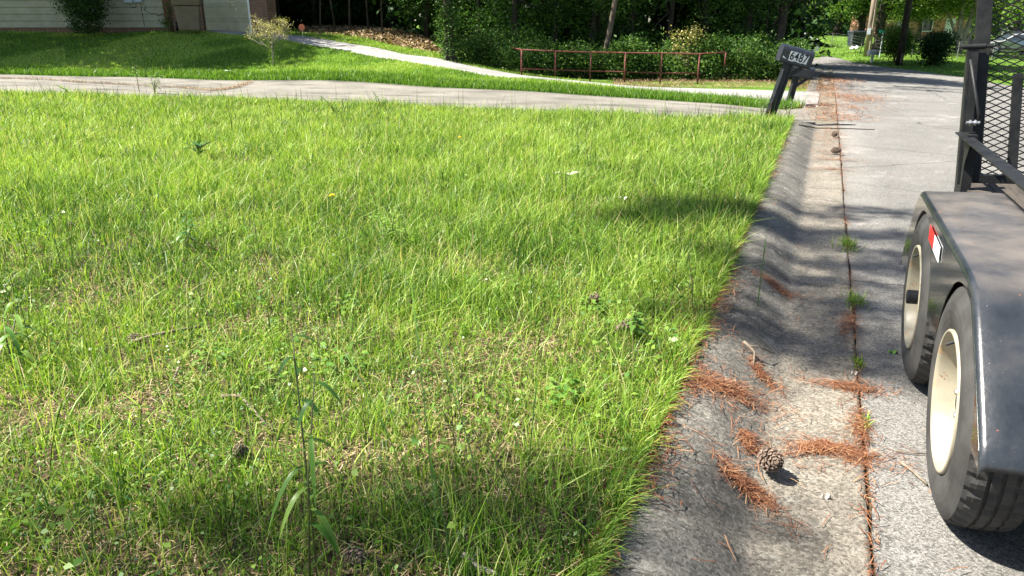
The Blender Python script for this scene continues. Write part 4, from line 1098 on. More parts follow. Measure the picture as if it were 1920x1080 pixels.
leafcloud('crown', [(p.x, p.y, p.z, (.05), .05, .04) for p in tips if p.z > .8] , 2600, .034, M['leaf_yellow'], t, .6, .25, cluster=6)
leafcloud('trunk_foliage', [(0, 0, .15 + .1 * k, .06, .06, .06) for k in range(7)], 500, .035, M['leaf_light'], t, .7, .2, cluster=5)
# orange round marker
b = Gp(567, 64, 27.5)
t = thing('disc_marker', 'round orange marker disc on a thin stake by the far driveway', 'marker', (b.x, b.y, D(567, 66, 27.5).z), YAW)
M['orange'] = noise_mat('faded_orange_plastic', (0.55, 0.14, 0.06), (0.65, 0.20, 0.09), 20, 0.5)
mb = MB(); mb.lathe([(-.012, .002), (-.012, .105), (.0, .108), (.0, .002)], 28, 'y', (0, 0, .26)); mb.build('disc', M['orange'], t)
mb = MB(); mb.tube([(0, .01, -.05), (0, .01, .22)], .006, 6); mb.build('stake', M['chrome'], t)
# neighbour's shed glimpsed through the trees
b = Gp(690, 45, 47)
t = thing('shed', 'pale house wall with a window glimpsed through the dark trees', 'house', b, YAW + R(8))
mb = MB(); mb.box((.6, 1, 1.3), (4, 2, 2.6)); mb.build('wall', M['siding'], t)
mb = MB(); mb.box((.4, -.02, 1.45), (.9, .04, .8)); fr = mb.build('window', M['metergrey'], t)
mb = MB(); mb.add([(-1.8, -.4, 2.6), (3, -.4, 2.6), (3, 1, 3.6), (-1.8, 1, 3.6), (-1.8, 2.4, 2.6), (3, 2.4, 2.6)], [(0, 1, 2, 3), (3, 2, 5, 4), (0, 4, 5, 1)]); mb.build('roof', M['roofing'], t)

# ---------------------------------------------------------------- red pipe railing
M['redpipe'] = noise_mat('rusty_red_pipe', (0.075, 0.018, 0.014), (0.17, 0.05, 0.036), 14, 0.75, spots=[(30, .58, (.30, .22, .18), .1)])
rp = [(978, 93, 139), (1041.5, 96, 146), (1108, 98, 151), (1173, 99, 155), (1241, 100, 156), (1312, 101, 156), (1361, 98, 120)]
RD = [22.6, 22.6, 22.6, 22.5, 22.5, 22.4, 22.3]
tops = [D(a, b_, d_) for (a, b_, c_), d_ in zip(rp, RD)]
t = thing('pipe_railing', 'rusty red pipe railing with two rails in front of the dark shrubs', 'railing', Gp(978, 139, 22.6))
ob = t.location.copy()
for v, (a, b_, c_), d_ in zip(tops, rp, RD):
    lo = G(v.x, v.y) - .1 if a < 1350 else v.z - .40
    mb = MB(); mb.tube([(v.x - ob.x, v.y - ob.y, lo - ob.z), (v.x - ob.x, v.y - ob.y, v.z - ob.z)], .025, 10); mb.build('post', M['redpipe'], t, smooth=True)
mb = MB(); ex = D(957, 89, 24.5)
mb.tube([ex - ob] + [v - ob for v in tops], .021, 10); mb.build('top_rail', M['redpipe'], t, smooth=True)
mb = MB(); lowr = [D(a, b_, d_) - ob for (a, b_, d_) in ((978, 128.5, 22.6), (1041.5, 131, 22.6), (1108, 133, 22.6), (1173, 135, 22.5), (1241, 137, 22.5), (1312, 138, 22.4))]
mb.tube(lowr, .018, 10); mb.build('lower_rail', M['redpipe'], t, smooth=True)

# ---------------------------------------------------------------- mailboxes
M['mailbox'] = noise_mat('dark_grey_mailbox_paint', (0.016, 0.019, 0.024), (0.030, 0.034, 0.042), 9, 0.33, spec=0.5, spots=[(40, .68, (.12, .12, .12), .05)])
M['numtile'] = noise_mat('white_number_tile', (0.60, 0.60, 0.58), (0.80, 0.80, 0.79), 30, 0.5)
def mailbox(label, base, rz, tilt, L_, hgt, digits, post_h, pw_, pitch_=0.0):
    t = thing('mailbox', label, 'mailbox', base); t.rotation_euler = (0, tilt, rz)
    mb = MB()
    for s in (-1, 1):
        mb.box((s * pw_ * .36, 0, post_h / 2 - .1), (pw_ * .30, pw_, post_h + .2))
    mb.box((0, 0, post_h / 2 - .1), (pw_ * .44, pw_ * .8, post_h + .19))
    mb.build('post', M['blackplastic'], t, bevel=.006)
    mb = MB(); mb.box((.10, 0, post_h + .012), (L_ * .9, hgt * .62, .022)); mb.bar((.02, 0, post_h - .18), (.22, 0, post_h - .0), .05, .05); mb.build('shelf', M['blackplastic'], t)
    z0 = post_h + .025; hw = hgt * .37; hs_ = hgt - hw * .92
    arc = [(-hw, z0)] + [(-hw, z0 + hs_)] + [(hw * -math.cos(a), z0 + hs_ + hw * .92 * math.sin(a)) for a in np.linspace(.18, math.pi - .18, 11)] + [(hw, z0 + hs_), (hw, z0)]
    x0, x1 = -L_ * .42 + .02, L_ * .58
    mb = MB(); mb.grid([[(xx, yy, zz) for yy, zz in arc] for xx in (x0, x0 + .004, x1 - .004, x1)]); 
    mb.add([(x0, yy, zz) for yy, zz in arc], [tuple(range(len(arc)))]); mb.add([(x1, yy, zz) for yy, zz in arc], [tuple(range(len(arc)))])
    mb.add([(x0, -hw, z0), (x1, -hw, z0), (x1, hw, z0), (x0, hw, z0)], [(0, 1, 2, 3)])
    o = mb.build('box', M['mailbox'], t)
    mb = MB(); arc2 = [(yy * 1.07, z0 - .006 + (zz - z0) * 1.05) for yy, zz in arc]
    mb.grid([[(xx, yy, zz) for yy, zz in arc2] for xx in (x1 - .012, x1 + .016)]); mb.add([(x1 + .016, yy, zz) for yy, zz in arc2], [tuple(range(len(arc2)))])
    mb.box((x1 + .03, 0, z0 + hgt * .80), (.03, .04, .02))
    mb.build('door', M['mailbox'], t)
    if digits:
        yf = -hw - .004
        nw = .066
        for k, ch in enumerate(digits):
            xc_ = x0 + L_ * .33 + k * (nw + .006)
            zc_ = z0 + hs_ * .60 + (.005 if k % 2 else 0)
            mb = MB(); mb.box((xc_, yf, zc_), (nw + .008, .003, .132 if k else .140), (0, R([2, -1, 1, 4][k]), 0)); tl = mb.build('number_tile', M['numtile'], t)
            cu = bpy.data.curves.new('digit', 'FONT'); cu.body = ch; cu.size = .165; cu.align_x = 'CENTER'; cu.align_y = 'CENTER'; cu.offset = .0032; cu.extrude = .0006
            tmp = bpy.data.objects.new('tmp', cu); me = bpy.data.meshes.new_from_object(tmp); bpy.data.objects.remove(tmp)
            me.materials.clear(); me.materials.append(M['blackplastic'])
            o = bpy.data.objects.new('digit', me); link(o, t); o.location = (xc_, yf - .0035, zc_); o.rotation_euler = (R(90), 0, 0); o.scale = (.78, 1, 1)
        mb = MB(); mb.add([(x0 + .03, yf + .002, z0 + .075), (x0 + .035, yf + .002, z0 + .045), (x0 + .10, yf + .002, z0 + .040)], [(0, 1, 2)]); mb.build('paint_chip', M['numtile'], t)
    return t
b = P(1441, 222, .10)
b.z = G(b.x, b.y)
mailbox('leaning grey mailbox with the house number 6487 on a black post', b, YAW + R(2), R(14.5), .50, .245, '6487', .84, .125)
b = P(1479, 192, .06); b.z = G(b.x, b.y)
mailbox('smaller grey mailbox without a number behind the leaning one', b, YAW + R(4), R(9), .50, .20, '', .53, .10)

# ---------------------------------------------------------------- across the street
M['polewood'] = noise_mat('weathered_pole_wood', (0.22, 0.17, 0.13), (0.42, 0.34, 0.27), 4, 0.85, spec=0.15, stretch=(3, 3, .3))
M['signgreen'] = noise_mat('green_sign', (0.01, 0.28, 0.20), (0.02, 0.33, 0.25), 10, 0.4)
M['orangebrick'] = noise_mat('orange_brick_wall', (0.36, 0.17, 0.10), (0.52, 0.28, 0.17), 5, 0.9)
M['glass'] = noise_mat('dark_glass', (0.02, 0.03, 0.04), (0.04, 0.05, 0.06), 2, 0.05, spec=0.8)
M['silver'] = noise_mat('silver_car_paint', (0.42, 0.43, 0.44), (0.50, 0.51, 0.52), 2, 0.25, metal=0.4, coat=0.6)
M['carblack'] = noise_mat('black_car_paint', (0.012, 0.012, 0.014), (0.02, 0.02, 0.022), 2, 0.2, coat=0.8)
M['bluebin'] = noise_mat('dark_bin_plastic', (0.02, 0.028, 0.035), (0.04, 0.05, 0.06), 3, 0.5)
def gz(v): return G(v.x, v.y)
def onground(px_, py_, d_):
    v = D(px_, py_, d_); return Vector((v.x, v.y, G(v.x, v.y)))
b = onground(1625, 105, 45)
t = thing('utility_pole', 'pale weathered wooden utility pole across the street beside the white mailbox', 'utility pole', b)
tp = D(1642, -10, 45) - b; dirp = tp.normalized()
mb = MB(); mb.tube([dirp * -.2, dirp * 4, dirp * 9.5], [.19, .17, .12], 14); mb.build('pole', M['polewood'], t, smooth=True)
mb = MB(); mb.bar(dirp * 8.6 - RIGHT * 1.1, dirp * 8.6 + RIGHT * 1.1, .10, .12); mb.build('crossarm', M['polewood'], t)
mb = MB(); mb.box(dirp * 1.35 - FWD * .19 - RIGHT * .16, (.18, .12, .34)); mb.build('meter_box', M['metergrey'], t)
mb = MB(); mb.tube([dirp * .05 - FWD * .205, dirp * 3.5 - FWD * .19], .022, 8); mb.build('conduit', M['polewood'], t)
b2 = onground(1685, 122, 38)
t = thing('utility_pole', 'dark leaning wooden pole standing between the two rounded bushes', 'utility pole', b2)
tp = D(1706, -5, 38) - b2; dirq = tp.normalized()
mb = MB(); mb.tube([dirq * -.2, dirq * 4, dirq * 8.5], [.17, .15, .12], 14); mb.build('pole', M['darkbark'], t, smooth=True)
mb = MB(); mb.tube([dirq * .1 - FWD * .17, dirq * .55 - FWD * .165], .05, 8); mb.build('base_guard', M['bark'], t)
b3 = onground(1649, 106, 44)
t = thing('street_sign', 'green street name sign on a thin pale post behind the utility pole', 'street sign', b3, YAW)
ztop = D(1649, 60, 44).z - b3.z
mb = MB(); mb.tube([(0, 0, -.1), (0, 0, ztop - .06)], .035, 8); mb.build('post', M['metergrey'], t)
mb = MB(); mb.box((-.02, 0, ztop + .03), (.40, .012, .15)); mb.build('blade', M['signgreen'], t)
b4 = onground(1634, 118, 40.5)
t = thing('mailbox', 'small white mailbox on a white post across the street near the pale pole', 'mailbox', b4, YAW + R(10))
zt_ = D(1634, 103, 40.5).z - b4.z
mb = MB(); mb.box((0, 0, zt_ / 2 - .1), (.10, .10, zt_ + .2)); mb.build('post', M['white'], t)
mb = MB(); arc = [(-.13, 0)] + [(-.13 * math.cos(a), .12 + .13 * math.sin(a)) for a in np.linspace(0, math.pi, 9)] + [(.13, 0)]
mb.grid([[(xx, yy, zt_ + zz) for yy, zz in arc] for xx in (-.28, .28)])
for xx in (-.28, .28): mb.add([(xx, yy, zt_ + zz) for yy, zz in arc], [tuple(range(len(arc)))])
mb.build('box', M['white'], t)
# wires
def wire(label, a, b_, sag):
    pts = []
    for k in range(13):
        f = k / 12; p = a.lerp(b_, f); p.z -= sag * 4 * f * (1 - f); pts.append(p)
    mb = MB(); mb.tube(pts, .022, 5); o = mb.build('overhead_wire', M['blackplastic']); tag(o, label, 'wire')
up = b + dirp * 8.6
wire('upper overhead wire running from the pale utility pole to the left', up - RIGHT * .9, up - RIGHT * 22 + FWD * 3, 1.2)
wire('lower slack service wire from the pale utility pole over the street', b + dirp * 3.35, D(1480, 12, 50) , .1)
wire('guy wire slanting down from the pale pole to behind the street sign', b + dirp * 4.3 + RIGHT * .1, onground(1652, 66, 46) + Vector((0, 0, 1.2)), 0)
# rounded bushes
b = onground(1679, 112, 40)
shrub('rounded_bush', 'round green bush with a yellowish top beside the green street sign', 'bush', b,
      [bl(-.05, 0, 1.25, .62, .6, .42), bl(.15, 0, .85, .55, .5, .4), bl(-.25, 0, .75, .35, .35, .4)], 5200, .11, 'leaf_light', .35, ts=.25, sr=.05, bark='bark', stems=8)
b = onground(1748, 122, 37.5)
shrub('dark_bush', 'dark clipped bush at the roadside right of the leaning pole', 'bush', b,
      [bl(0, 0, .5, .52, .5, .45), bl(.0, 0, 1.0, .62, .6, .42), bl(.3, 0, 1.15, .45, .4, .3)], 6500, .10, 'leaf', .12, ts=.12)
b = onground(1470, 100, 44)
# yard trees
yt = [  # px, base py, d, label, mat, tone, trunk r, blobs(r,f,z,rr,rf,rz), n, size, bark, kind
    (1643, 100, 50, 'thick dark trunked tree just right of the pale utility pole', 'leaf_light', .32, .34, [bl(-2.6, 0, 3.4, 1.4, 1.4, .7), bl(.8, 0, 3.0, 1.3, 1.3, .8), bl(2.4, .5, 2.7, 1.2, 1.2, .7), bl(0, 0, 6, 4, 4, 2.5), bl(-2, 1, 2.5, .9, .9, .5), bl(3.5, 0, 4, 1.6, 1.6, 1)], 17000, .17, 'darkbark'),
    (1797, 97, 50, 'pale forked trunk tree with bright green leaves left of the trailer gate', 'leaf_light', .60, .28, [bl(-1.6, 0, 3.2, 1.2, 1.2, .7), bl(-3.2, 0, 2.8, 1.0, 1.0, .6), bl(.7, 0, 3.0, 1.2, 1.2, .7), bl(2.4, 0, 3.0, 1.3, 1.3, .7), bl(0, 0, 5.5, 4, 4, 2.2), bl(-.8, -.3, 2.5, .7, .7, .35), bl(-2.2, -.3, 2.2, .9, .8, .4), bl(1.2, -.3, 2.4, .7, .7, .3), bl(4.0, 0, 2.6, 1.2, 1.2, .6)], 24000, .15, 'palebark'),
    (1569, 70, 78, 'broad shade tree standing on the far sunny lawn', 'leaf', .6, .38, [bl(0, 0, 4.2, 3.0, 2.5, 1.5), bl(-2.5, 0, 3.4, 1.5, 1.5, .7), bl(2.6, 0, 3.5, 1.8, 1.8, .9), bl(0, 0, 7, 4.5, 4, 2.5)], 11000, .24, 'darkbark'),
    (1536, 74, 74, 'slim dark trunked tree left of the broad shade tree', 'leaf_light', .45, .20, [bl(-1.2, 0, 3.0, 1.5, 1.5, .9), bl(-3.0, 0, 2.4, 1.2, 1.2, .8), bl(1, 0, 3.9, 1.8, 1.6, 1), bl(0, 0, 6, 3, 3, 2)], 8000, .22, 'darkbark'),
    (1518, 92, 58, 'tiny dark round tree at the fence of the far lawn', 'leaf', .4, .08, [bl(0, 0, 1.5, .75, .7, .55), bl(.2, 0, 1.1, .6, .5, .4)], 3000, .13, 'darkbark'),
    (1610, 88, 60, 'dark leafy tree hanging low over the trash bins', 'leaf', .5, .28, [bl(0, 0, 3.3, 1.6, 1.4, 1.0), bl(-1.5, 0, 3.6, 1.3, 1.3, .9), bl(1.5, 0, 2.9, 1.4, 1.3, 1.0), bl(-.2, 0, 2.3, .9, .8, .5), bl(0, 0, 6, 4, 3.5, 2)], 14000, .18, 'darkbark'),
    (1720, 80, 66, 'bright leafed tree in front of the orange brick house', 'leaf_light', .55, .2, [bl(-1, 0, 3.1, 1.8, 1.5, .9), bl(1.4, 0, 3.2, 1.8, 1.5, .9), bl(0, 0, 6, 3.6, 3.3, 2), bl(2.6, 0, 3.4, 1.7, 1.5, .8), bl(.2, 0, 2.5, 1.6, 1.2, .45), bl(-1.8, 0, 2.3, .9, .8, .5), bl(3.6, 0, 2.5, 1.0, 1, .5)], 20000, .17, 'bark'),
    (1900, 78, 70, 'leafy tree behind the parked car seen through the mesh gate', 'leaf_light', .5, .3, [bl(-2, 0, 3.8, 2.2, 2, 1.1), bl(1.4, 0, 3.9, 2.4, 2, 1.2), bl(0, 0, 7, 5, 4, 2.5), bl(-4.2, 0, 3.4, 1.6, 1.5, 1)], 14000, .21, 'darkbark'),
    (1835, 95, 58, 'dark green bushy tree partly hidden behind the trailer gate post', 'leaf', .6, .2, [bl(0, 0, 1.3, 1.0, .9, .9), bl(.4, 0, 2.5, 1.3, 1.2, .9), bl(0, 0, 4.5, 2.5, 2.4, 1.6)], 8000, .17, 'darkbark'),
    (1962, 95, 46, 'leafy tree at the right end of the yards across the street', 'leaf_light', .5, .25, [bl(0, 0, 3.2, 1.5, 1.4, .9), bl(-2, 0, 3.0, 1.3, 1.3, .7), bl(0, 0, 6, 4, 3.5, 2.4)], 10000, .17, 'bark'),
]
for i, (px_, py_, d_, lab, mt, tn, r0, bb, n_, s_, bk) in enumerate(yt):
    b = onground(px_, py_, d_)
    if 'forked' in lab:
        t = thing('yard_tree', lab, 'tree', b, 0, 'trees in the yards across the street')
        mb = MB()
        for q, (dx, h1, rr_) in enumerate(((-.15, 5, .16), (.25, 5, .14), (.75, 4, .09), (-.55, 3, .08))):
            mb.tube([(0, 0, -.1), tuple(RIGHT * dx * .35 + Vector((0, 0, .6))), tuple(RIGHT * dx * 1.6 + Vector((0, 0, 2.0))), tuple(RIGHT * dx * 3 + Vector((0, 0, h1)))], [rr_ * 1.6, rr_ * 1.2, rr_, rr_ * .6], 8)
        mb.build('trunk', M['palebark'], t, smooth=True)
        leafcloud('crown', bb, n_, s_, M[mt], t, tn, .25, shell=.3)
    else:
        tree('yard_tree', lab, 'tree', b, 5.5 if d_ < 70 else 7, r0, bb, n_, s_, mt, tn, bk, (0, 0), 'trees in the yards across the street', .24, 8, .3)
bb = []
for q in range(70):
    px_ = rw.uniform(1330, 2250); v = D(px_, 30, rw.uniform(96, 125))
    bb.append((v.x, v.y, G(v.x, v.y) + rw.uniform(0, 11), 5, 5, 3.6))
o = leafcloud('far_woods', bb, 30000, .75, M['leaf'], None, .30, .2); stuff(o, 'far tree line closing the view at the end of the street', 'woods')
bb = []
for q in range(110):
    px_ = rw.uniform(-700, 1420); v = D(px_, 30, rw.uniform(50, 62))
    bb.append((v.x, v.y, G(v.x, v.y) + rw.uniform(0, 9), 3, 3, 2.6))
o = leafcloud('far_woods', bb, 40000, .5, M['leaf'], None, .30, .2); stuff(o, 'trees standing behind the house and woods', 'woods')
# brick house across
b = onground(1752, 76, 76)
t = thing('brick_house', 'low orange brick house behind the yard trees across the street', 'house', (b.x, b.y, b.z - .1), YAW + R(4))
mb = MB(); mb.box((0, 3, 1.6), (11, 6, 3.2)); mb.build('wall', M['orangebrick'], t)
for x_ in (-3.4, -1.0, 3.6):
    mb = MB(); mb.box((x_, -.03, 1.5), (1.1, .06, 1.2)); f = mb.build('window', M['white'], t)
    mb = MB(); mb.box((x_, -.07, 1.5), (.9, .02, 1.0)); mb.build('pane', M['glass'], f)
mb = MB(); mb.box((1.3, -.03, 1.05), (1.0, .06, 2.1)); mb.build('door', M['white'], t)
mb = MB(); mb.add([(-6, -.6, 3.1), (6, -.6, 3.1), (6, 3, 4.7), (-6, 3, 4.7), (-6, 6.6, 3.1), (6, 6.6, 3.1)], [(0, 1, 2, 3), (3, 2, 5, 4), (0, 3, 4), (1, 5, 2), (0, 4, 5, 1)]); mb.build('roof', M['roofing'], t)
# trash bins far
for i, (px_, lab) in enumerate(((1599, 'dark trash bin standing under the low branches on the far lawn, the left one'), (1608, 'dark trash bin on the far lawn, the one nearer the pale utility pole'))):
    b = onground(px_, 87, 57)
    t = thing('trash_bin', lab, 'trash bin', b, YAW + R(10), 'trash bins on the far lawn')
    mb = MB(); frus(mb, .26, .28, .33, .36, 0, .95); mb.build('body', M['bluebin'], t)
    mb = MB(); frus(mb, .36, .38, .33, .34, .96, 1.05); mb.build('lid', M['bluebin'], t)
for i, (px_, lab) in enumerate(((1598, 'white rounded stone at the foot of the left trash bin'), (1606, 'white rounded stone at the foot of the right trash bin'))):
    b = onground(px_, 90, 54.5)
    mb = MB(); mb.lathe([(0, .16), (.08, .17), (.14, .13), (.2, .06), (.21, .01)], 10, 'z'); o = mb.build('white_stone', M['white'], smooth=True); o.location = b
    tag(o, lab, 'stone', 'white stones on the far lawn')
# chain-link fence posts and wire
M['chain'] = noise_mat('galvanised_fence', (0.10, 0.10, 0.095), (0.18, 0.18, 0.17), 20, 0.5)
fp = [(1500, 98, 58), (1558, 94, 57), (1594, 96, 54), (1613, 101, 50), (1650, 103, 48), (1710, 103, 47), (1773, 104, 46), (1795, 105, 45.5), (1860, 108, 44.5), (1930, 112, 43.5)]
fps = [onground(*q) for q in fp]
t = thing('wire_fence', 'low wire fence with thin posts crossing the yards across the street', 'fence', fps[0])
o0 = fps[0]
for v in fps:
    mb = MB(); mb.tube([v - o0 - Vector((0, 0, .1)), v - o0 + Vector((0, 0, .95))], .028, 6); mb.build('post', M['chain'], t)
mb = MB()
for hh in (.2, .4, .6, .78, .93):
    mb.tube([v - o0 + Vector((0, 0, hh)) for v in fps], .0045, 4)
mb.build('wire', M['chain'], t)
# parked sedan facing left behind the gate
def car(label, b, rz, paint, lower, s=1.0):
    t = thing('parked_car', label, 'car', b, rz); t.scale = (s, s, s)
    prof = [(-2.25, .35), (-2.28, .60), (-2.2, .78), (-1.3, .92), (-.95, .98), (-.25, 1.38), (.55, 1.44), (1.25, 1.36), (1.75, 1.02), (2.2, .95), (2.28, .7), (2.25, .35)]
    def half(x): return .86 if abs(x) < 1.9 else .78
    mb = MB(); rows = []
    for y_, ins in ((-.87, 0), (-.80, .0), (0, 0), (.80, 0), (.87, 0)):
        rows.append([(x_, (y_ * (.78 if z_ > 1.2 else 1) * (half(x_) / .86)), z_ - (.03 if abs(y_) > .85 else 0)) for x_, z_ in prof])
    mb.grid(rows)
    for r_ in (rows[0], rows[-1]): mb.add(r_, [tuple(range(len(r_)))])
    mb.add([rows[0][0], rows[-1][0], rows[-1][-1], rows[0][-1]], [(0, 1, 2, 3)])
    mb.build('body', paint, t, bevel=.03)
    for sy2 in (-1, 1):
        mb = MB(); yy = sy2 * .80; y2 = sy2 * .72
        mb.add([(-.82, yy * 1.09, 1.0), (-.22, y2 * .99, 1.33), (.5, y2 * .99, 1.385), (1.15, y2 * .99, 1.31), (1.5, yy * 1.09, 1.02)], [(0, 1, 2, 3, 4)]); mb.build('side_window', M['glass'], t)
        for xw in (-1.42, 1.38):
            mb = MB(); mb.lathe([(-.10, .20), (-.11, .29), (-.09, .325), (.09, .325), (.11, .29), (.10, .20)], 28, 'y', (xw, sy2 * .80, .325)); w = mb.build('wheel', M['rubber'], t, smooth=True)
            mb = MB(); mb.lathe([(sy2 * .115, .01), (sy2 * .10, .12), (sy2 * .118, .20), (sy2 * .08, .205)], 20, 'y', (xw, sy2 * .80, .325)); mb.build('rim', M['silver'], w, smooth=True)
            mb = MB(); mb.lathe([(sy2 * .880, .01), (sy2 * .881, .38)], 28, 'y', (xw, 0, .36)); mb.build('wheel_arch', M['blackplastic'], t)
        mb = MB(); mb.box((-2.2, sy2 * .6, .70), (.10, .3, .12)); mb.build('headlight', M['white'], t)
    mb = MB(); mb.add([(-.97, -.70, .99), (-.97, .70, .99), (-.27, .60, 1.375), (-.27, -.60, 1.375)], [(0, 1, 2, 3)]);
    for i_ in range(4): mb.v[i_] = (mb.v[i_][0] - .01, mb.v[i_][1], mb.v[i_][2] + .012)
    mb.build('windshield', M['glass'], t)
    mb = MB(); mb.box((0, -.875, .42), (2.0, .02, .14)); mb.build('sill', lower, t)
    return t
b = onground(1893, 103, 55)
car('silver sedan parked across the street seen through the mesh gate', b, YAW + R(-6), M['silver'], M['carblack'], 1.0)
b = onground(1925, 97, 63)
car('dark car parked behind the silver sedan', b, YAW + R(170), M['carblack'], M['carblack'], 1.0)
b = onground(1452, 98, 46)
car('white car mostly hidden by branches behind the leaning mailbox', b, YAW + R(15), M['white'], M['white'], 1.05)

# ---------------------------------------------------------------- trees outside the frame that shade the scene
def over(x, y, z):                         # point of a crown whose shadow falls at ground point x, y
    k = z / math.tan(SUN_EL)
    return (x - SH.x * k, y - SH.y * k, z)
def shade_tree(lab, base, h, r0, spots, n, size, kind='shade_tree', tone=.4):
    base = Vector(base); t = thing(kind, lab, 'tree', base)
    bb = []
    for (x, y, z, rx, ry, rz) in spots:
        p = over(x, y, z); bb.append((p[0] - base.x, p[1] - base.y, z - base.z, rx, ry, rz))
    limbs = [((0, 0, b_[2] * .9), (b_[0] * .5, b_[1] * .5, b_[2]), .05, .012) for b_ in bb[::6]]
    trunk_mesh('trunk', [(0, 0, -.2), (0, 0, h)], r0, r0 * .4, M['bark'], t, limbs)
    leafcloud('crown', bb, n, size, M['leaf'], t, tone, .2, shell=.2)
    return t
# big tree left of the frame shading the house lawn
ht = []
for px_, py_, d_ in ((-60, 100, 28), (30, 85, 30), (40, 105, 28), (120, 95, 28.5), (130, 75, 30.5), (210, 100, 27), (215, 75, 30), (290, 102, 26), (300, 80, 29), (370, 100, 25.5), (380, 78, 28), (440, 98, 25.3), (450, 80, 27), (60, 60, 32.5), (180, 60, 32), (500, 92, 25.5), (-120, 80, 31), (-30, 118, 26.6), (60, 120, 26), (-60, 50, 34), (30, 45, 33), (110, 40, 33), (420, 40, 31), (380, 60, 30), (520, 60, 29), (490, 45, 30), (460, 66, 28), (540, 72, 28), (560, 95, 25.5), (600, 70, 29)):
    v = D(px_, py_, d_); ht.append((v.x, v.y, rw.uniform(9, 13), 1.7, 1.7, .9))
shade_tree('large spreading tree outside the left edge shading the house lawn', (-37, 16.5, .2), 13, .4, ht, 34000, .30)
fr = []; fg = []
for px_, py_ in ((1330, 405), (1250, 425), (1430, 418), (1380, 398)):
    v = P(px_, py_, .1); fr.append((v.x, v.y, rw.uniform(9.5, 12), .42, .13, .12))
for px_, py_ in ((1640, 392), (1530, 398), (1600, 437), (1700, 440), (1480, 432), (1640, 470), (1560, 492), (1700, 500), (1610, 530), (1420, 520), (1440, 585), (1520, 560), (1650, 575), (1640, 625), (1560, 640), (1690, 690), (1450, 640)):
    v = P(px_, py_, .02); fr.append((v.x, v.y, rw.uniform(8.5, 10.5), .42, .06, .06))
for px_, py_ in ((200, 1040), (60, 960), (420, 1075), (520, 985), (940, 950), (1120, 1030), (830, 1010), (1020, 905), (640, 1060), (500, 1050), (900, 1060), (340, 1020), (700, 960), (1300, 1050), (1460, 930), (1250, 900)):
    v = P(px_, py_, .1); fg.append((v.x, v.y, rw.uniform(9, 12), .16, .10, .06))
shade_tree('tall pine outside the left edge whose thin branches stripe the street with shade', (-9.5, -7.0, .1), 14, .25, fr, 15000, .055, 'pine_tree', .3)
shade_tree('second tall pine outside the frame that dapples the near lawn', (-8.5, -9.0, .1), 13, .22, fg, 1700, .06, 'pine_tree', .3)
rdp = []
for px_, py_, d_ in ((1560, 128, 0), (1620, 132, 0), (1680, 140, 0), (1740, 147, 0), (1590, 140, 0), (1640, 122, 0), (1700, 128, 0), (1760, 150, 0), (1560, 118, 0), (1600, 150, 0)):
    v = P(px_, py_, -.15); rdp.append((v.x, v.y, rw.uniform(7, 9.5), 1.3, .9, .5))
for px_, py_ in ((1560, 160), (1640, 160), (1700, 165), (1600, 170), (1780, 168), (1740, 158)):
    v = P(px_, py_, -.08); rdp.append((v.x, v.y, rw.uniform(6.5, 8.5), .9, .16, .25))
for px_, py_, d_ in ((1740, 125, 37), (1800, 125, 37), (1690, 118, 39), (1860, 130, 36), (1780, 115, 41), (1920, 120, 40), (1720, 133, 34), (1660, 116, 41), (1800, 138, 32), (1870, 142, 31), (1830, 118, 41), (1900, 130, 36)):
    v = D(px_, py_, d_); rdp.append((v.x, v.y, rw.uniform(7, 9), 2.3, 1.5, .6))
shade_tree('high crowned tree in the woods whose crown shades the street', (-7.5, 27.5, .0), 9.5, .22, rdp + [(v_.x, v_.y, rw.uniform(7, 9), 2.4, 1.6, .5) for v_ in [D(p_, q_, e_) for p_ in range(1640, 1960, 45) for q_, e_ in ((119, 39.5), (127, 36))]], 60000, .22)
# canopy over the woods that keeps the sun out
cn = []
for px_ in range(480, 1420, 62):
    v = D(px_, 60, 33 if px_ < 820 else 26.5); cn.append((v.x, v.y, rw.uniform(5.2, 7.5), 2.0, 1.8, 1.1))
    v = D(px_, 60, 37 if px_ < 820 else 30.5); cn.append((v.x, v.y, rw.uniform(2.5, 4.5), 2.0, 1.8, 1.1))
base = Vector((-14.5, 31, .3))
t = thing('canopy_tree', 'tall tree deep in the woods with its wide canopy above the picture', 'tree', base)
bb = []
for (x, y, z, rx, ry, rz) in cn:
    k = (z - 1.5) / math.tan(SUN_EL); bb.append((x - SH.x * k - base.x, y - SH.y * k - base.y, z - base.z + 1.2, rx, ry, rz))
trunk_mesh('trunk', [(0, 0, -.2), (0, 0, 8)], .25, .1, M['darkbark'], t)
leafcloud('crown', bb, 10500, .22, M['leaf'], t, .3, .2, shell=.2)

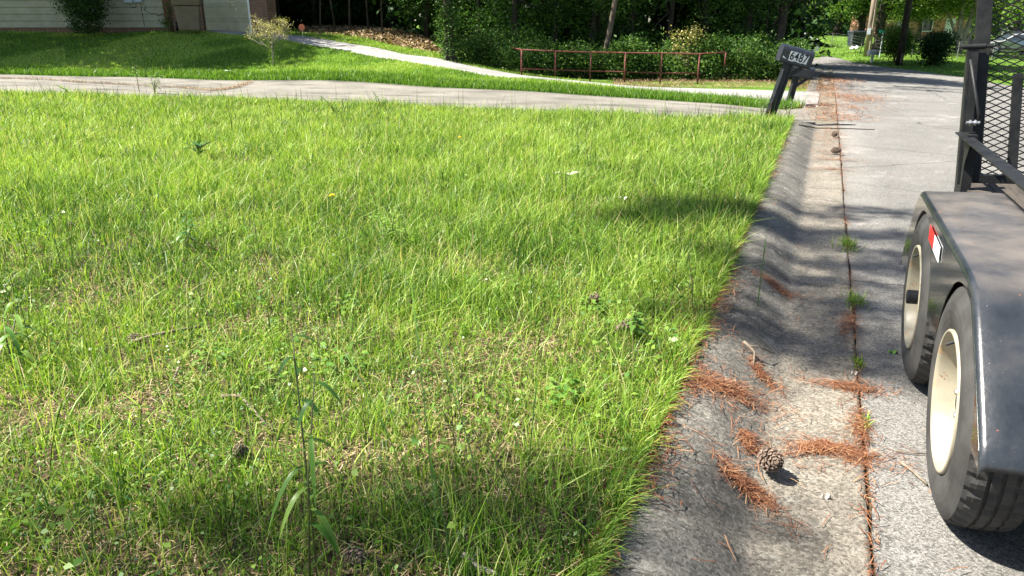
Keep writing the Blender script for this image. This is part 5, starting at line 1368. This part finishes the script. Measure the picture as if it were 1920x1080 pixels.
# ---------------------------------------------------------------- pine cones, sticks, weeds, needle heaps
M['cone'] = noise_mat('pine_cone_scales', (0.035, 0.022, 0.016), (0.26, 0.19, 0.14), 90, 0.75)
def cone_mesh(n_sp=7, rows=9):
    mb = MB(); Hc = .098
    mb.lathe([(0, .006), (.01, .016), (.04, .019), (.07, .012), (.082, .003)], 10, 'z')
    for r_ in range(rows):
        f = (r_ + .5) / rows; zz = Hc * f; R_ = .041 * math.sin(math.pi * (f * .80 + .17)) ** .8
        for k in range(n_sp):
            an = 2 * math.pi * (k + .5 * (r_ % 2)) / n_sp
            c, s = math.cos(an), math.sin(an)
            rot = Matrix.Rotation(an, 3, 'Z') @ Matrix.Rotation(R(-18 - 25 * f), 3, 'Y')
            wd = .0125 * (1.15 - .4 * f)
            pts = [(-.012, -wd * .4, 0), (R_ * .55, -wd, .001), (R_, -wd * .5, .005), (R_ * 1.04, 0, .009), (R_, wd * .5, .005), (R_ * .55, wd, .001), (-.012, wd * .4, 0)]
            top = [(a * 1.0, b_, c_ + .0045) for a, b_, c_ in pts]
            V = [rot @ Vector(p) + Vector((0, 0, zz)) for p in pts + top]
            nn = len(pts)
            mb.add(V, [tuple(range(nn))[::-1], tuple(range(nn, 2 * nn))] + [(i, (i + 1) % nn, nn + (i + 1) % nn, nn + i) for i in range(nn)])
    return mb
first = None
cones = [  # px, py, z, label, tilt, scale
    (1429, 868, .012, 'large open pine cone lying in the gutter beside the kerb', (R(70), R(10), R(20)), 1.15),
    (577, 598, .105, 'dark pine cone in the grass left of centre', (R(80), 0, R(70)), .85),
    (760, 575, .105, 'dark pine cone in the middle of the lawn under a tall stalk', (R(80), 0, R(100)), .8),
    (1110, 573, .12, 'small dark pine cone in the grass nearest the shaded grass by the kerb', (R(60), 0, R(30)), .9),
    (1155, 627, .12, 'greyish pine cone in the grass by a leafy weed near the kerb', (R(75), 0, R(120)), .9),
    (257, 642, .10, 'dark pine cone touching the fallen branch on the left of the lawn', (R(80), 0, R(40)), .9),
    (455, 872, .095, 'pine cone in the near grass left of the two tall leafy stems', (R(30), 0, R(40)), .75),
    (650, 1050, .085, 'pine cone at the bottom of the photo beside the tall leafy stems', (R(70), 0, R(60)), .8),
    (122, 433, .10, 'dark pine cone far left in a bare patch of lawn', (R(80), 0, R(90)), 1.0),
    (1562, 256, .02, 'small dark pine cone among the needles in the far gutter', (R(80), 0, R(10)), 1.2),
    (1557, 287, .02, 'small dark pine cone in the gutter just nearer than the far one', (R(80), 0, R(60)), 1.2),
]
src = None
for (px_, py_, z_, lab, rot, s_) in cones:
    v = P(px_, py_, z_)
    if src is None:
        src = cone_mesh().build('pine_cone', M['cone']); o = src
    else:
        o = src.copy(); col.objects.link(o)
    o.location = (v.x, v.y, v.z + .026 * s_); o.rotation_euler = rot; o.scale = (s_, s_, s_)
    tag(o, lab, 'pine cone', 'fallen pine cones')
def stick(kind, lab, pts, r0, r1, mat='twig', twigs=()):
    b = Vector(pts[0]); mb = MB(); mb.tube([Vector(p) - b for p in pts], list(np.linspace(r0, r1, len(pts))), 7)
    for tw in twigs: mb.tube([Vector(p) - b for p in tw], list(np.linspace(r0 * .6, r1 * .5, len(tw))), 5)
    o = mb.build(kind, M[mat], smooth=True); o.location = b; tag(o, lab, 'stick'); return o
stick('fallen_stick', 'thin dark stick lying across the gutter and street near the driveway', [P(1498, 234, .11), P(1530, 240, .03), P(1590, 241, .018), P(1640, 243, .012)], .010, .005, 'darkbark')
stick('fallen_stick', 'curved grey stick lying on the kerb face', [P(1395, 640, .12), P(1415, 660, .09), P(1413, 685, .06)], .007, .004, 'twig', [[P(1405, 648, .11), P(1425, 650, .10), P(1448, 662, .05)]])
stick('fallen_stick', 'short tan stick on the asphalt touching the near tyre', [P(1688, 866, .012), P(1712, 884, .012), P(1738, 908, .012)], .006, .0035, 'twig')
stick('fallen_stick', 'thin tan twig on the street between gutter joint and near tyre', [P(1680, 845, .012), P(1710, 849, .012), P(1737, 851, .012)], .003, .002, 'twig')
stick('fallen_branch', 'grey fallen branch lying in the grass on the left of the lawn', [P(245, 642, .14), P(290, 628, .15), P(340, 618, .15), P(388, 612, .14)], .009, .006, 'twig')
stick('fallen_branch', 'broken pale branch in the near grass left of the tall leafy stems', [P(415, 742, .15), P(450, 742, .15), P(480, 775, .14), P(503, 800, .13)], .007, .005, 'twig')
stick('fallen_branch', 'thin slanting twig in the lawn between the two fallen branches', [P(335, 688, .16), P(322, 720, .14), P(300, 755, .12)], .005, .003, 'twig')
stick('lichen_branch', 'pale lichen covered branch in the bottom grass near the kerb', [P(868, 1040, .14), P(893, 1062, .13), P(920, 1072, .13), P(940, 1080, .12)], .008, .006, 'palebark', [[P(885, 1052, .14), P(900, 1030, .15)]])
M['stonem'] = noise_mat('pale_pebble', (0.35, 0.30, 0.24), (0.6, 0.55, 0.48), 20, 0.8)
for px_, py_, lab, s_ in ((1130, 1062, 'round pale pebble', .0), ):
    pass
def heap(lab, px_, py_, z_, ln, wd, ang, n, hgt=.02, kind='needle_heap', onkerb=False):
    v = P(px_, py_, z_)
    n = int(n * .60); tail = np.where(rng.random(n) < .32, 2.3, 1.0); a = rng.normal(0, ln / 2.4, n) * tail; c = rng.normal(0, wd / 2.3, n) * tail
    lump_ = .55 + .9 * vnoise(a, c, .035, ln * 50); c = c * lump_ + .25 * wd * np.sin(a / ln * 3 + px_)
    x = a * math.cos(ang) - c * math.sin(ang); y = a * math.sin(ang) + c * math.cos(ang)
    q = np.exp(-((a / ln) ** 2 + (c / wd) ** 2) * 2)
    if onkerb:
        xx = v.x + x; zk = np.interp(xx, [p[0] for p in kp[1:-1]], [p[1] for p in kp[1:-1]]); zk = np.where(xx > -.045, .006, zk); zz = zk - v.z + .004 + rng.random(n) * hgt * .6 * q
    else: zz = rng.random(n) * hgt * .6 * q + .003
    o = needles(kind, x, y, zz, .02, .085, .0016, rng.beta(1.5, 1.5, n), .10)
    o.location = v; tag(o, lab, 'pine needles', 'heaps of pine needles'); return o
heap('wide rust brown needle heap draped over the kerb beside the grass', 1350, 722, .10, .20, .085, R(10), 1500, .03, onkerb=True)
heap('long needle trail down the kerb face below the wide heap', 1425, 700, .03, .13, .035, R(-60), 450, .015, onkerb=True)
heap('needle heap lying half on the gutter joint, the one level with the wide kerb heap', 1588, 726, .008, .14, .045, R(5), 620, .02)
heap('large orange needle heap in the gutter right of the big pine cone', 1560, 848, .006, .16, .065, R(8), 1300, .028)
heap('small needle clump touching the left side of the big pine cone', 1402, 842, .01, .035, .06, R(20), 380, .018, onkerb=True)
heap('oblong needle heap at the foot of the kerb below the big pine cone', 1395, 918, .012, .11, .035, R(-38), 900, .025, onkerb=True)
heap('needle heap on the kerb slope further up beside the shaded grass', 1455, 538, .04, .15, .05, R(-15), 700, .02, onkerb=True)
heap('needle heap across the gutter below the driveway, the nearer one', 1560, 318, .01, .26, .07, R(0), 500, .02)
heap('needle heap across the gutter below the driveway, the farther one', 1575, 300, .01, .28, .07, R(0), 500, .02)
heap('sparse needle patch on the gutter joint above the grass tuft', 1590, 610, .01, .04, .22, R(0), 420, .014)
heap('needle patch on the joint just below the level needle heap', 1612, 800, .01, .035, .14, R(0), 420, .014)
# grass tufts in the joint
for px_, py_, lab, n_, hh, sp_ in ((1588, 462, 'small grass tuft growing in the gutter joint within the shade stripes', 170, .06, .06), (1600, 565, 'green grass tuft in the gutter joint level with the far tyre', 150, .045, .05), (1608, 683, 'little weed tuft in the joint above the level needle heap', 70, .03, .03), (1622, 795, 'little weed tuft in the joint level with the near rim', 50, .03, .025), (1655, 185, 'x', 0, 0, 0)):
    if not n_: continue
    v = P(px_, py_, .008); x = rng.normal(0, sp_ * .5, n_); y = rng.normal(0, sp_ * 1.4, n_)
    o = blades('grass_tuft', x, y, np.zeros(n_), rng.uniform(.4, 1.2, n_) * hh, rng.uniform(.003, .006, n_), rng.uniform(.2, .85, n_), M['grass'], 3, .7, .7)
    o.location = v; tag(o, lab, 'grass tuft', 'tufts in the gutter joint')
# leafy weeds
def lance(mb_v, mb_t, base, dirv, ln, wd, droop, tone):
    """one lanceolate leaf as a folded ribbon"""
    base = np.array(base, float); d = np.array(dirv, float); d /= np.linalg.norm(d)
    side = np.cross(d, [0, 0, 1.0]); side /= np.linalg.norm(side) + 1e-9
    n = 7; rows = []
    for i in range(n):
        t_ = i / (n - 1); w_ = wd * .5 * (math.sin(math.pi * min(1, t_ * .92 + .06)) ** .8)
        p = base + d * ln * t_ + np.array([0, 0, -droop * ln * t_ * t_])
        up = np.array([0, 0, .22 * w_])
        rows.append([p - side * w_ + up, p, p + side * w_ + up])
    s = len(mb_v)
    for r_ in rows: mb_v.extend(r_); mb_t.extend([tone, tone - .1, tone + .05])
    F = []
    for i in range(n - 1):
        a = s + i * 3
        F += [(a, a + 1, a + 4, a + 3), (a + 1, a + 2, a + 5, a + 4)]
    return F
def weed(lab, base, tips, leaf_l, leaf_w, n_leaf, mat='weed', tone=.4, stem_r=.0022, kind='tall_weed', cat='weed', droop=.7, f0=.25, group='weeds growing in the lawn'):
    base = Vector(base); t = thing(kind, lab, cat, base, 0, group)
    mb = MB(); V = []; T_ = []; F = []
    for tp_ in tips:
        tp_ = Vector(tp_); mid = tp_ * .5 + Vector((tp_.x * -.12, tp_.y * -.12, .02))
        mb.tube([(0, 0, -.02), mid, tp_], [stem_r * 1.3, stem_r, stem_r * .6], 6)
        for k in range(n_leaf):
            f = f0 + (1 - f0) * (k + .5) / n_leaf
            p = (mid * (1 - abs(2 * f - 1)) + (tp_ * max(0, 2 * f - 1))) if f > .5 else mid * (2 * f)
            an = k * 2.4 + rw.uniform(-.4, .4)
            F += lance(V, T_, tuple(p), (math.cos(an), math.sin(an), rw.uniform(.2, .7)), leaf_l * rw.uniform(.6, 1.15) * (1 - .35 * (f > .85)), leaf_w * rw.uniform(.8, 1.2), droop * rw.uniform(.6, 1.4), min(1, max(0, tone + rw.uniform(-.2, .25))))
    mb.build('stem', M['stem'], t, smooth=True)
    np_mesh('leaves', V, 4, M[mat], t, tone=np.clip(T_, 0, 1), faces=F, smooth=True)
    return t
def tipv(base, px_, py_, h):                 # stem end: on the sight line at height h above the base
    v = P(px_, py_, base.z + h); return v - base
wb = P(597, 1096, .11)
weed('tall leafy weed with long drooping leaves, its stem reaching highest left of centre', wb, [tipv(wb, 546, 612, .60)], .11, .016, 9, tone=.55, droop=1.1, stem_r=.0024)
wb = P(580, 1100, .11)
weed('second tall leafy weed just right of the highest one, a little shorter', wb, [tipv(wb, 590, 700, .52)], .11, .016, 9, tone=.58, droop=1.0, stem_r=.0024)
wb = P(25, 700, .11)
weed('broad leaved corn like weed cut by the left edge of the photo', wb, [tipv(wb, 35, 560, .24), tipv(wb, 5, 590, .2)], .13, .022, 8, tone=.7, droop=.9, stem_r=.003)
wb = P(372, 300, .11)
weed('dark dock weed with upright broad leaves in the upper left lawn', wb, [tipv(wb, 374, 268, .18), tipv(wb, 362, 272, .15), tipv(wb, 380, 272, .16)], .17, .05, 6, tone=.15, droop=.1)
wb = P(352, 470, .11)
weed('leafy weed with a yellow leaf in the left lawn', wb, [tipv(wb, 350, 395, .28), tipv(wb, 362, 420, .2)], .08, .018, 14, tone=.4, droop=.5)
wb = P(735, 465, .11)
weed('bushy light green weed in the middle of the upper lawn', wb, [tipv(wb, 705, 400, .24), tipv(wb, 740, 395, .26), tipv(wb, 755, 430, .18)], .07, .02, 12, tone=.8, droop=.4)
wb = P(1185, 640, .11)
weed('pale leafy weed near the greyish pine cone by the kerb', wb, [tipv(wb, 1190, 585, .16), tipv(wb, 1205, 600, .13)], .07, .022, 10, mat='weed', tone=.7, droop=.4)
wb = P(1300, 600, .11)
weed('slender weed with two pale leaves at its tip beside the kerb', wb, [tipv(wb, 1290, 472, .30)], .05, .012, 9, tone=.8, droop=.2, f0=.5)
wb = P(130, 178, .11)
weed('yellow green weed on the lawn edge beside the driveway at left', wb, [tipv(wb, 106, 160, .30), tipv(wb, 118, 166, .2)], .12, .05, 10, tone=.95, droop=.4, stem_r=.005)
wb = P(262, 176, .1)
weed('slim willow like weed by the driveway, the left one of the pair', wb, [tipv(wb, 252, 122, .62)], .17, .028, 12, mat='palegreen', tone=.5, droop=.5, stem_r=.006, f0=.35)
wb = P(290, 176, .1)
weed('bushy willow like weed by the driveway, the right one of the pair', wb, [tipv(wb, 296, 132, .50), tipv(wb, 282, 142, .4), tipv(wb, 302, 142, .4), tipv(wb, 290, 150, .3)], .15, .028, 12, mat='palegreen', tone=.5, droop=.6, stem_r=.005)
wb = P(530, 245, .11)
weed('grey green weed clump in the upper lawn right of the dock weed', wb, [tipv(wb, 528, 222, .2), tipv(wb, 540, 228, .16)], .09, .02, 12, mat='palegreen', tone=.4, droop=.4, stem_r=.004)
wb = P(1084, 300, .11)
weed('dark upright weed in the upper lawn right of centre', wb, [tipv(wb, 1082, 236, .34)], .09, .018, 14, tone=.3, droop=.4, stem_r=.004)
wb = P(630, 215, .11)
weed('sprawling small leaved weed near the driveway above the dandelion', wb, [tipv(wb, 600, 180, .32), tipv(wb, 615, 195, .2), tipv(wb, 650, 200, .2)], .07, .025, 14, tone=.35, droop=.3, stem_r=.004)
wb = P(715, 205, .11)
weed('small dark weed at the driveway edge right of the sprawling weed', wb, [tipv(wb, 700, 172, .35), tipv(wb, 725, 188, .2)], .07, .025, 12, tone=.4, droop=.3, stem_r=.004)
wb = P(1428, 222, .1)
weed('pale grassy weed clump in front of the leaning mailbox post', wb, [tipv(wb, 1422, 180, .34), tipv(wb, 1436, 188, .28), tipv(wb, 1445, 172, .40)], .10, .012, 12, mat='palegreen', tone=.6, droop=.4, stem_r=.004)
wb = P(1478, 226, .1)
weed('thin seeding weed between the leaning mailbox post and the kerb', wb, [tipv(wb, 1486, 186, .34), tipv(wb, 1468, 196, .25)], .08, .010, 10, mat='palegreen', tone=.7, droop=.3, stem_r=.004)
for px_, py_, lab, r_ in ((640, 700, 'low clover like leafy patch right of the tall leafy weeds', .10), (1060, 760, 'low bright green broadleaf plant in the lawn near the kerb', .07), (400, 690, 'low bright leafy plant between the fallen branches', .07), (650, 590, 'small yellow green leafy plant beside the pine cones', .06), (1112, 590, 'small light leaved plant under the small dark pine cone', .05)):
    v = P(px_, py_, .11); n_ = 46
    V = []; T_ = []; F = []
    for k in range(n_):
        an = rw.uniform(0, 6.28); rr_ = r_ * math.sqrt(rw.random()); tn_ = rw.uniform(.45, 1)
        F += lance(V, T_, (rr_ * math.cos(an), rr_ * math.sin(an), rw.uniform(.02, .09)), (math.cos(an), math.sin(an), rw.uniform(.0, .4)), rw.uniform(.02, .036), rw.uniform(.014, .022), .3, tn_)
    o = np_mesh('low_plant', V, 4, M['weed'], None, tone=np.clip(T_, 0, 1), faces=F, smooth=True); o.location = v; tag(o, lab, 'plant', 'low broadleaf plants in the lawn')
# long stalk clumps in front
def stalks(lab, base, tips, w=.004):
    base = Vector(base); V = []; T_ = []; F = []
    for tp_ in tips:
        tp_ = np.array(tuple(tp_)); s = len(V); side = np.array([cy_, sy_, 0]) * w * .5; m_ = 8
        for i in range(m_ + 1):
            f = i / m_; p = tp_ * f + np.array([tp_[0], tp_[1], 0]) * (f * f - f) * .5
            ww = (1 - .55 * f) * (1.9 if i in (m_ - 1, m_ - 2) else 1) if i < m_ else .1
            V.append(p - side * ww); V.append(p + side * ww); T_ += [.08 + .25 * (f > .8)] * 2
        F += [(s + 2 * i, s + 2 * i + 1, s + 2 * i + 3, s + 2 * i + 2) for i in range(m_)]
    o = np_mesh('grass_stalk', V, 4, M['grass'], None, tone=T_, faces=F); o.location = base; tag(o, lab, 'grass stalk', 'long stalks rising in the near lawn'); return o
for (bx, by, tx, ty, h_, lab) in ((825, 1060, 768, 505, .48, 'longest dark stalk in the near lawn, right of the tall leafy weeds'), (760, 900, 640, 650, .32, 'dark stalk leaning left over the middle of the near lawn'), (905, 940, 815, 640, .34, 'slanting stalk right of the longest dark stalk'),
                                  (990, 900, 1010, 690, .28, 'upright stalk at the centre right of the near lawn'), (850, 1090, 800, 830, .3, 'leaning stalk in the bottom grass'), (95, 900, 122, 740, .30, 'straight dark stalk at the lower left of the lawn'),
                                  (1085, 500, 1120, 380, .30, 'thin stalk in the upper lawn near the kerb shade'), (1000, 1040, 905, 820, .3, 'long curved stalk in the bottom grass near the kerb'), (1420, 575, 1437, 440, .25, 'thin pale stalk growing beside the kerb')):
    v = P(bx, by, .11); stalks(lab, v, [tipv(v, tx, ty, h_)], .0045 if by > 600 else .006)
# dandelions
M['dandelion'] = noise_mat('yellow_petals', (0.75, 0.48, 0.01), (0.85, 0.60, 0.02), 40, 0.6)
for px_, py_, lab in ((622, 366, 'yellow dandelion flower in the left middle of the lawn'), (862, 257, 'yellow dandelion flower in the upper middle of the lawn')):
    v = P(px_, py_, .11 + .13); t = thing('dandelion', lab, 'dandelion', (v.x, v.y, .11), 0, 'dandelions in the lawn')
    mb = MB(); mb.tube([(0, 0, 0), (.004, 0, .12)], .0025, 6); mb.build('stem', M['stem'], t)
    mb = MB()
    for r_ in range(3):
        for k in range(14):
            an = k * 6.283 / 14 + r_ * .2; q = .024 - .006 * r_
            c, s = math.cos(an), math.sin(an)
            mb.add([(0, 0, .122 + .003 * r_), (q * c - .003 * s, q * s + .003 * c, .128 + .005 * r_), (q * 1.06 * c, q * 1.06 * s, .128 + .005 * r_), (q * c + .003 * s, q * s - .003 * c, .128 + .005 * r_)], [(0, 1, 2, 3)])
    mb.build('flower', M['dandelion'], t)
# scraps
def scrap(kind, lab, cat, px_, py_, z_, s_, mat, asp=.4):
    v = P(px_, py_, z_); mb = MB()
    n_ = 7; mb.grid([[(RIGHT * ((i / 6 - .5) * s_) + FWD * (j * s_ * asp * math.sin(math.pi * (i + .5) / 7)) + Vector((0, 0, .012 * math.sin(i * 1.7 + j)))).to_tuple() for i in range(n_)] for j in (-.5, 0, .5)])
    o = mb.build(kind, M[mat]); o.location = v; tag(o, lab, cat); return o
scrap('dead_leaf', 'large pale dead leaf lying on the upper lawn right of centre', 'leaf', 1068, 324, .19, .26, 'stonem', .25)
scrap('paper_scrap', 'small white scrap on the lawn near the kerb', 'litter', 1170, 371, .17, .08, 'white', .5)
scrap('plastic_scrap', 'crumpled white plastic scrap in the shaded house lawn', 'litter', 427, 132, .32, .22, 'white', .6)
scrap('paper_scrap', 'tiny white scrap in the lower left lawn', 'litter', 403, 812, .14, .022, 'white', .7)
scrap('green_leaf', 'fallen green leaf on the asphalt beside the far tyre', 'leaf', 1674, 660, .012, .045, 'signgreen', .5).data.materials[0] = noise_mat('fresh_leaf', (.08, .18, .03), (.12, .25, .05), 20, .5)
scrap('bark_chip', 'pale bark chip on the gutter near the bottom of the photo', 'bark chip', 1548, 932, .012, .035, 'stonem', .3)
scrap('bark_chip', 'flat grey stone chip on the gutter joint', 'stone chip', 1602, 700, .016, .03, 'stonem', .7)
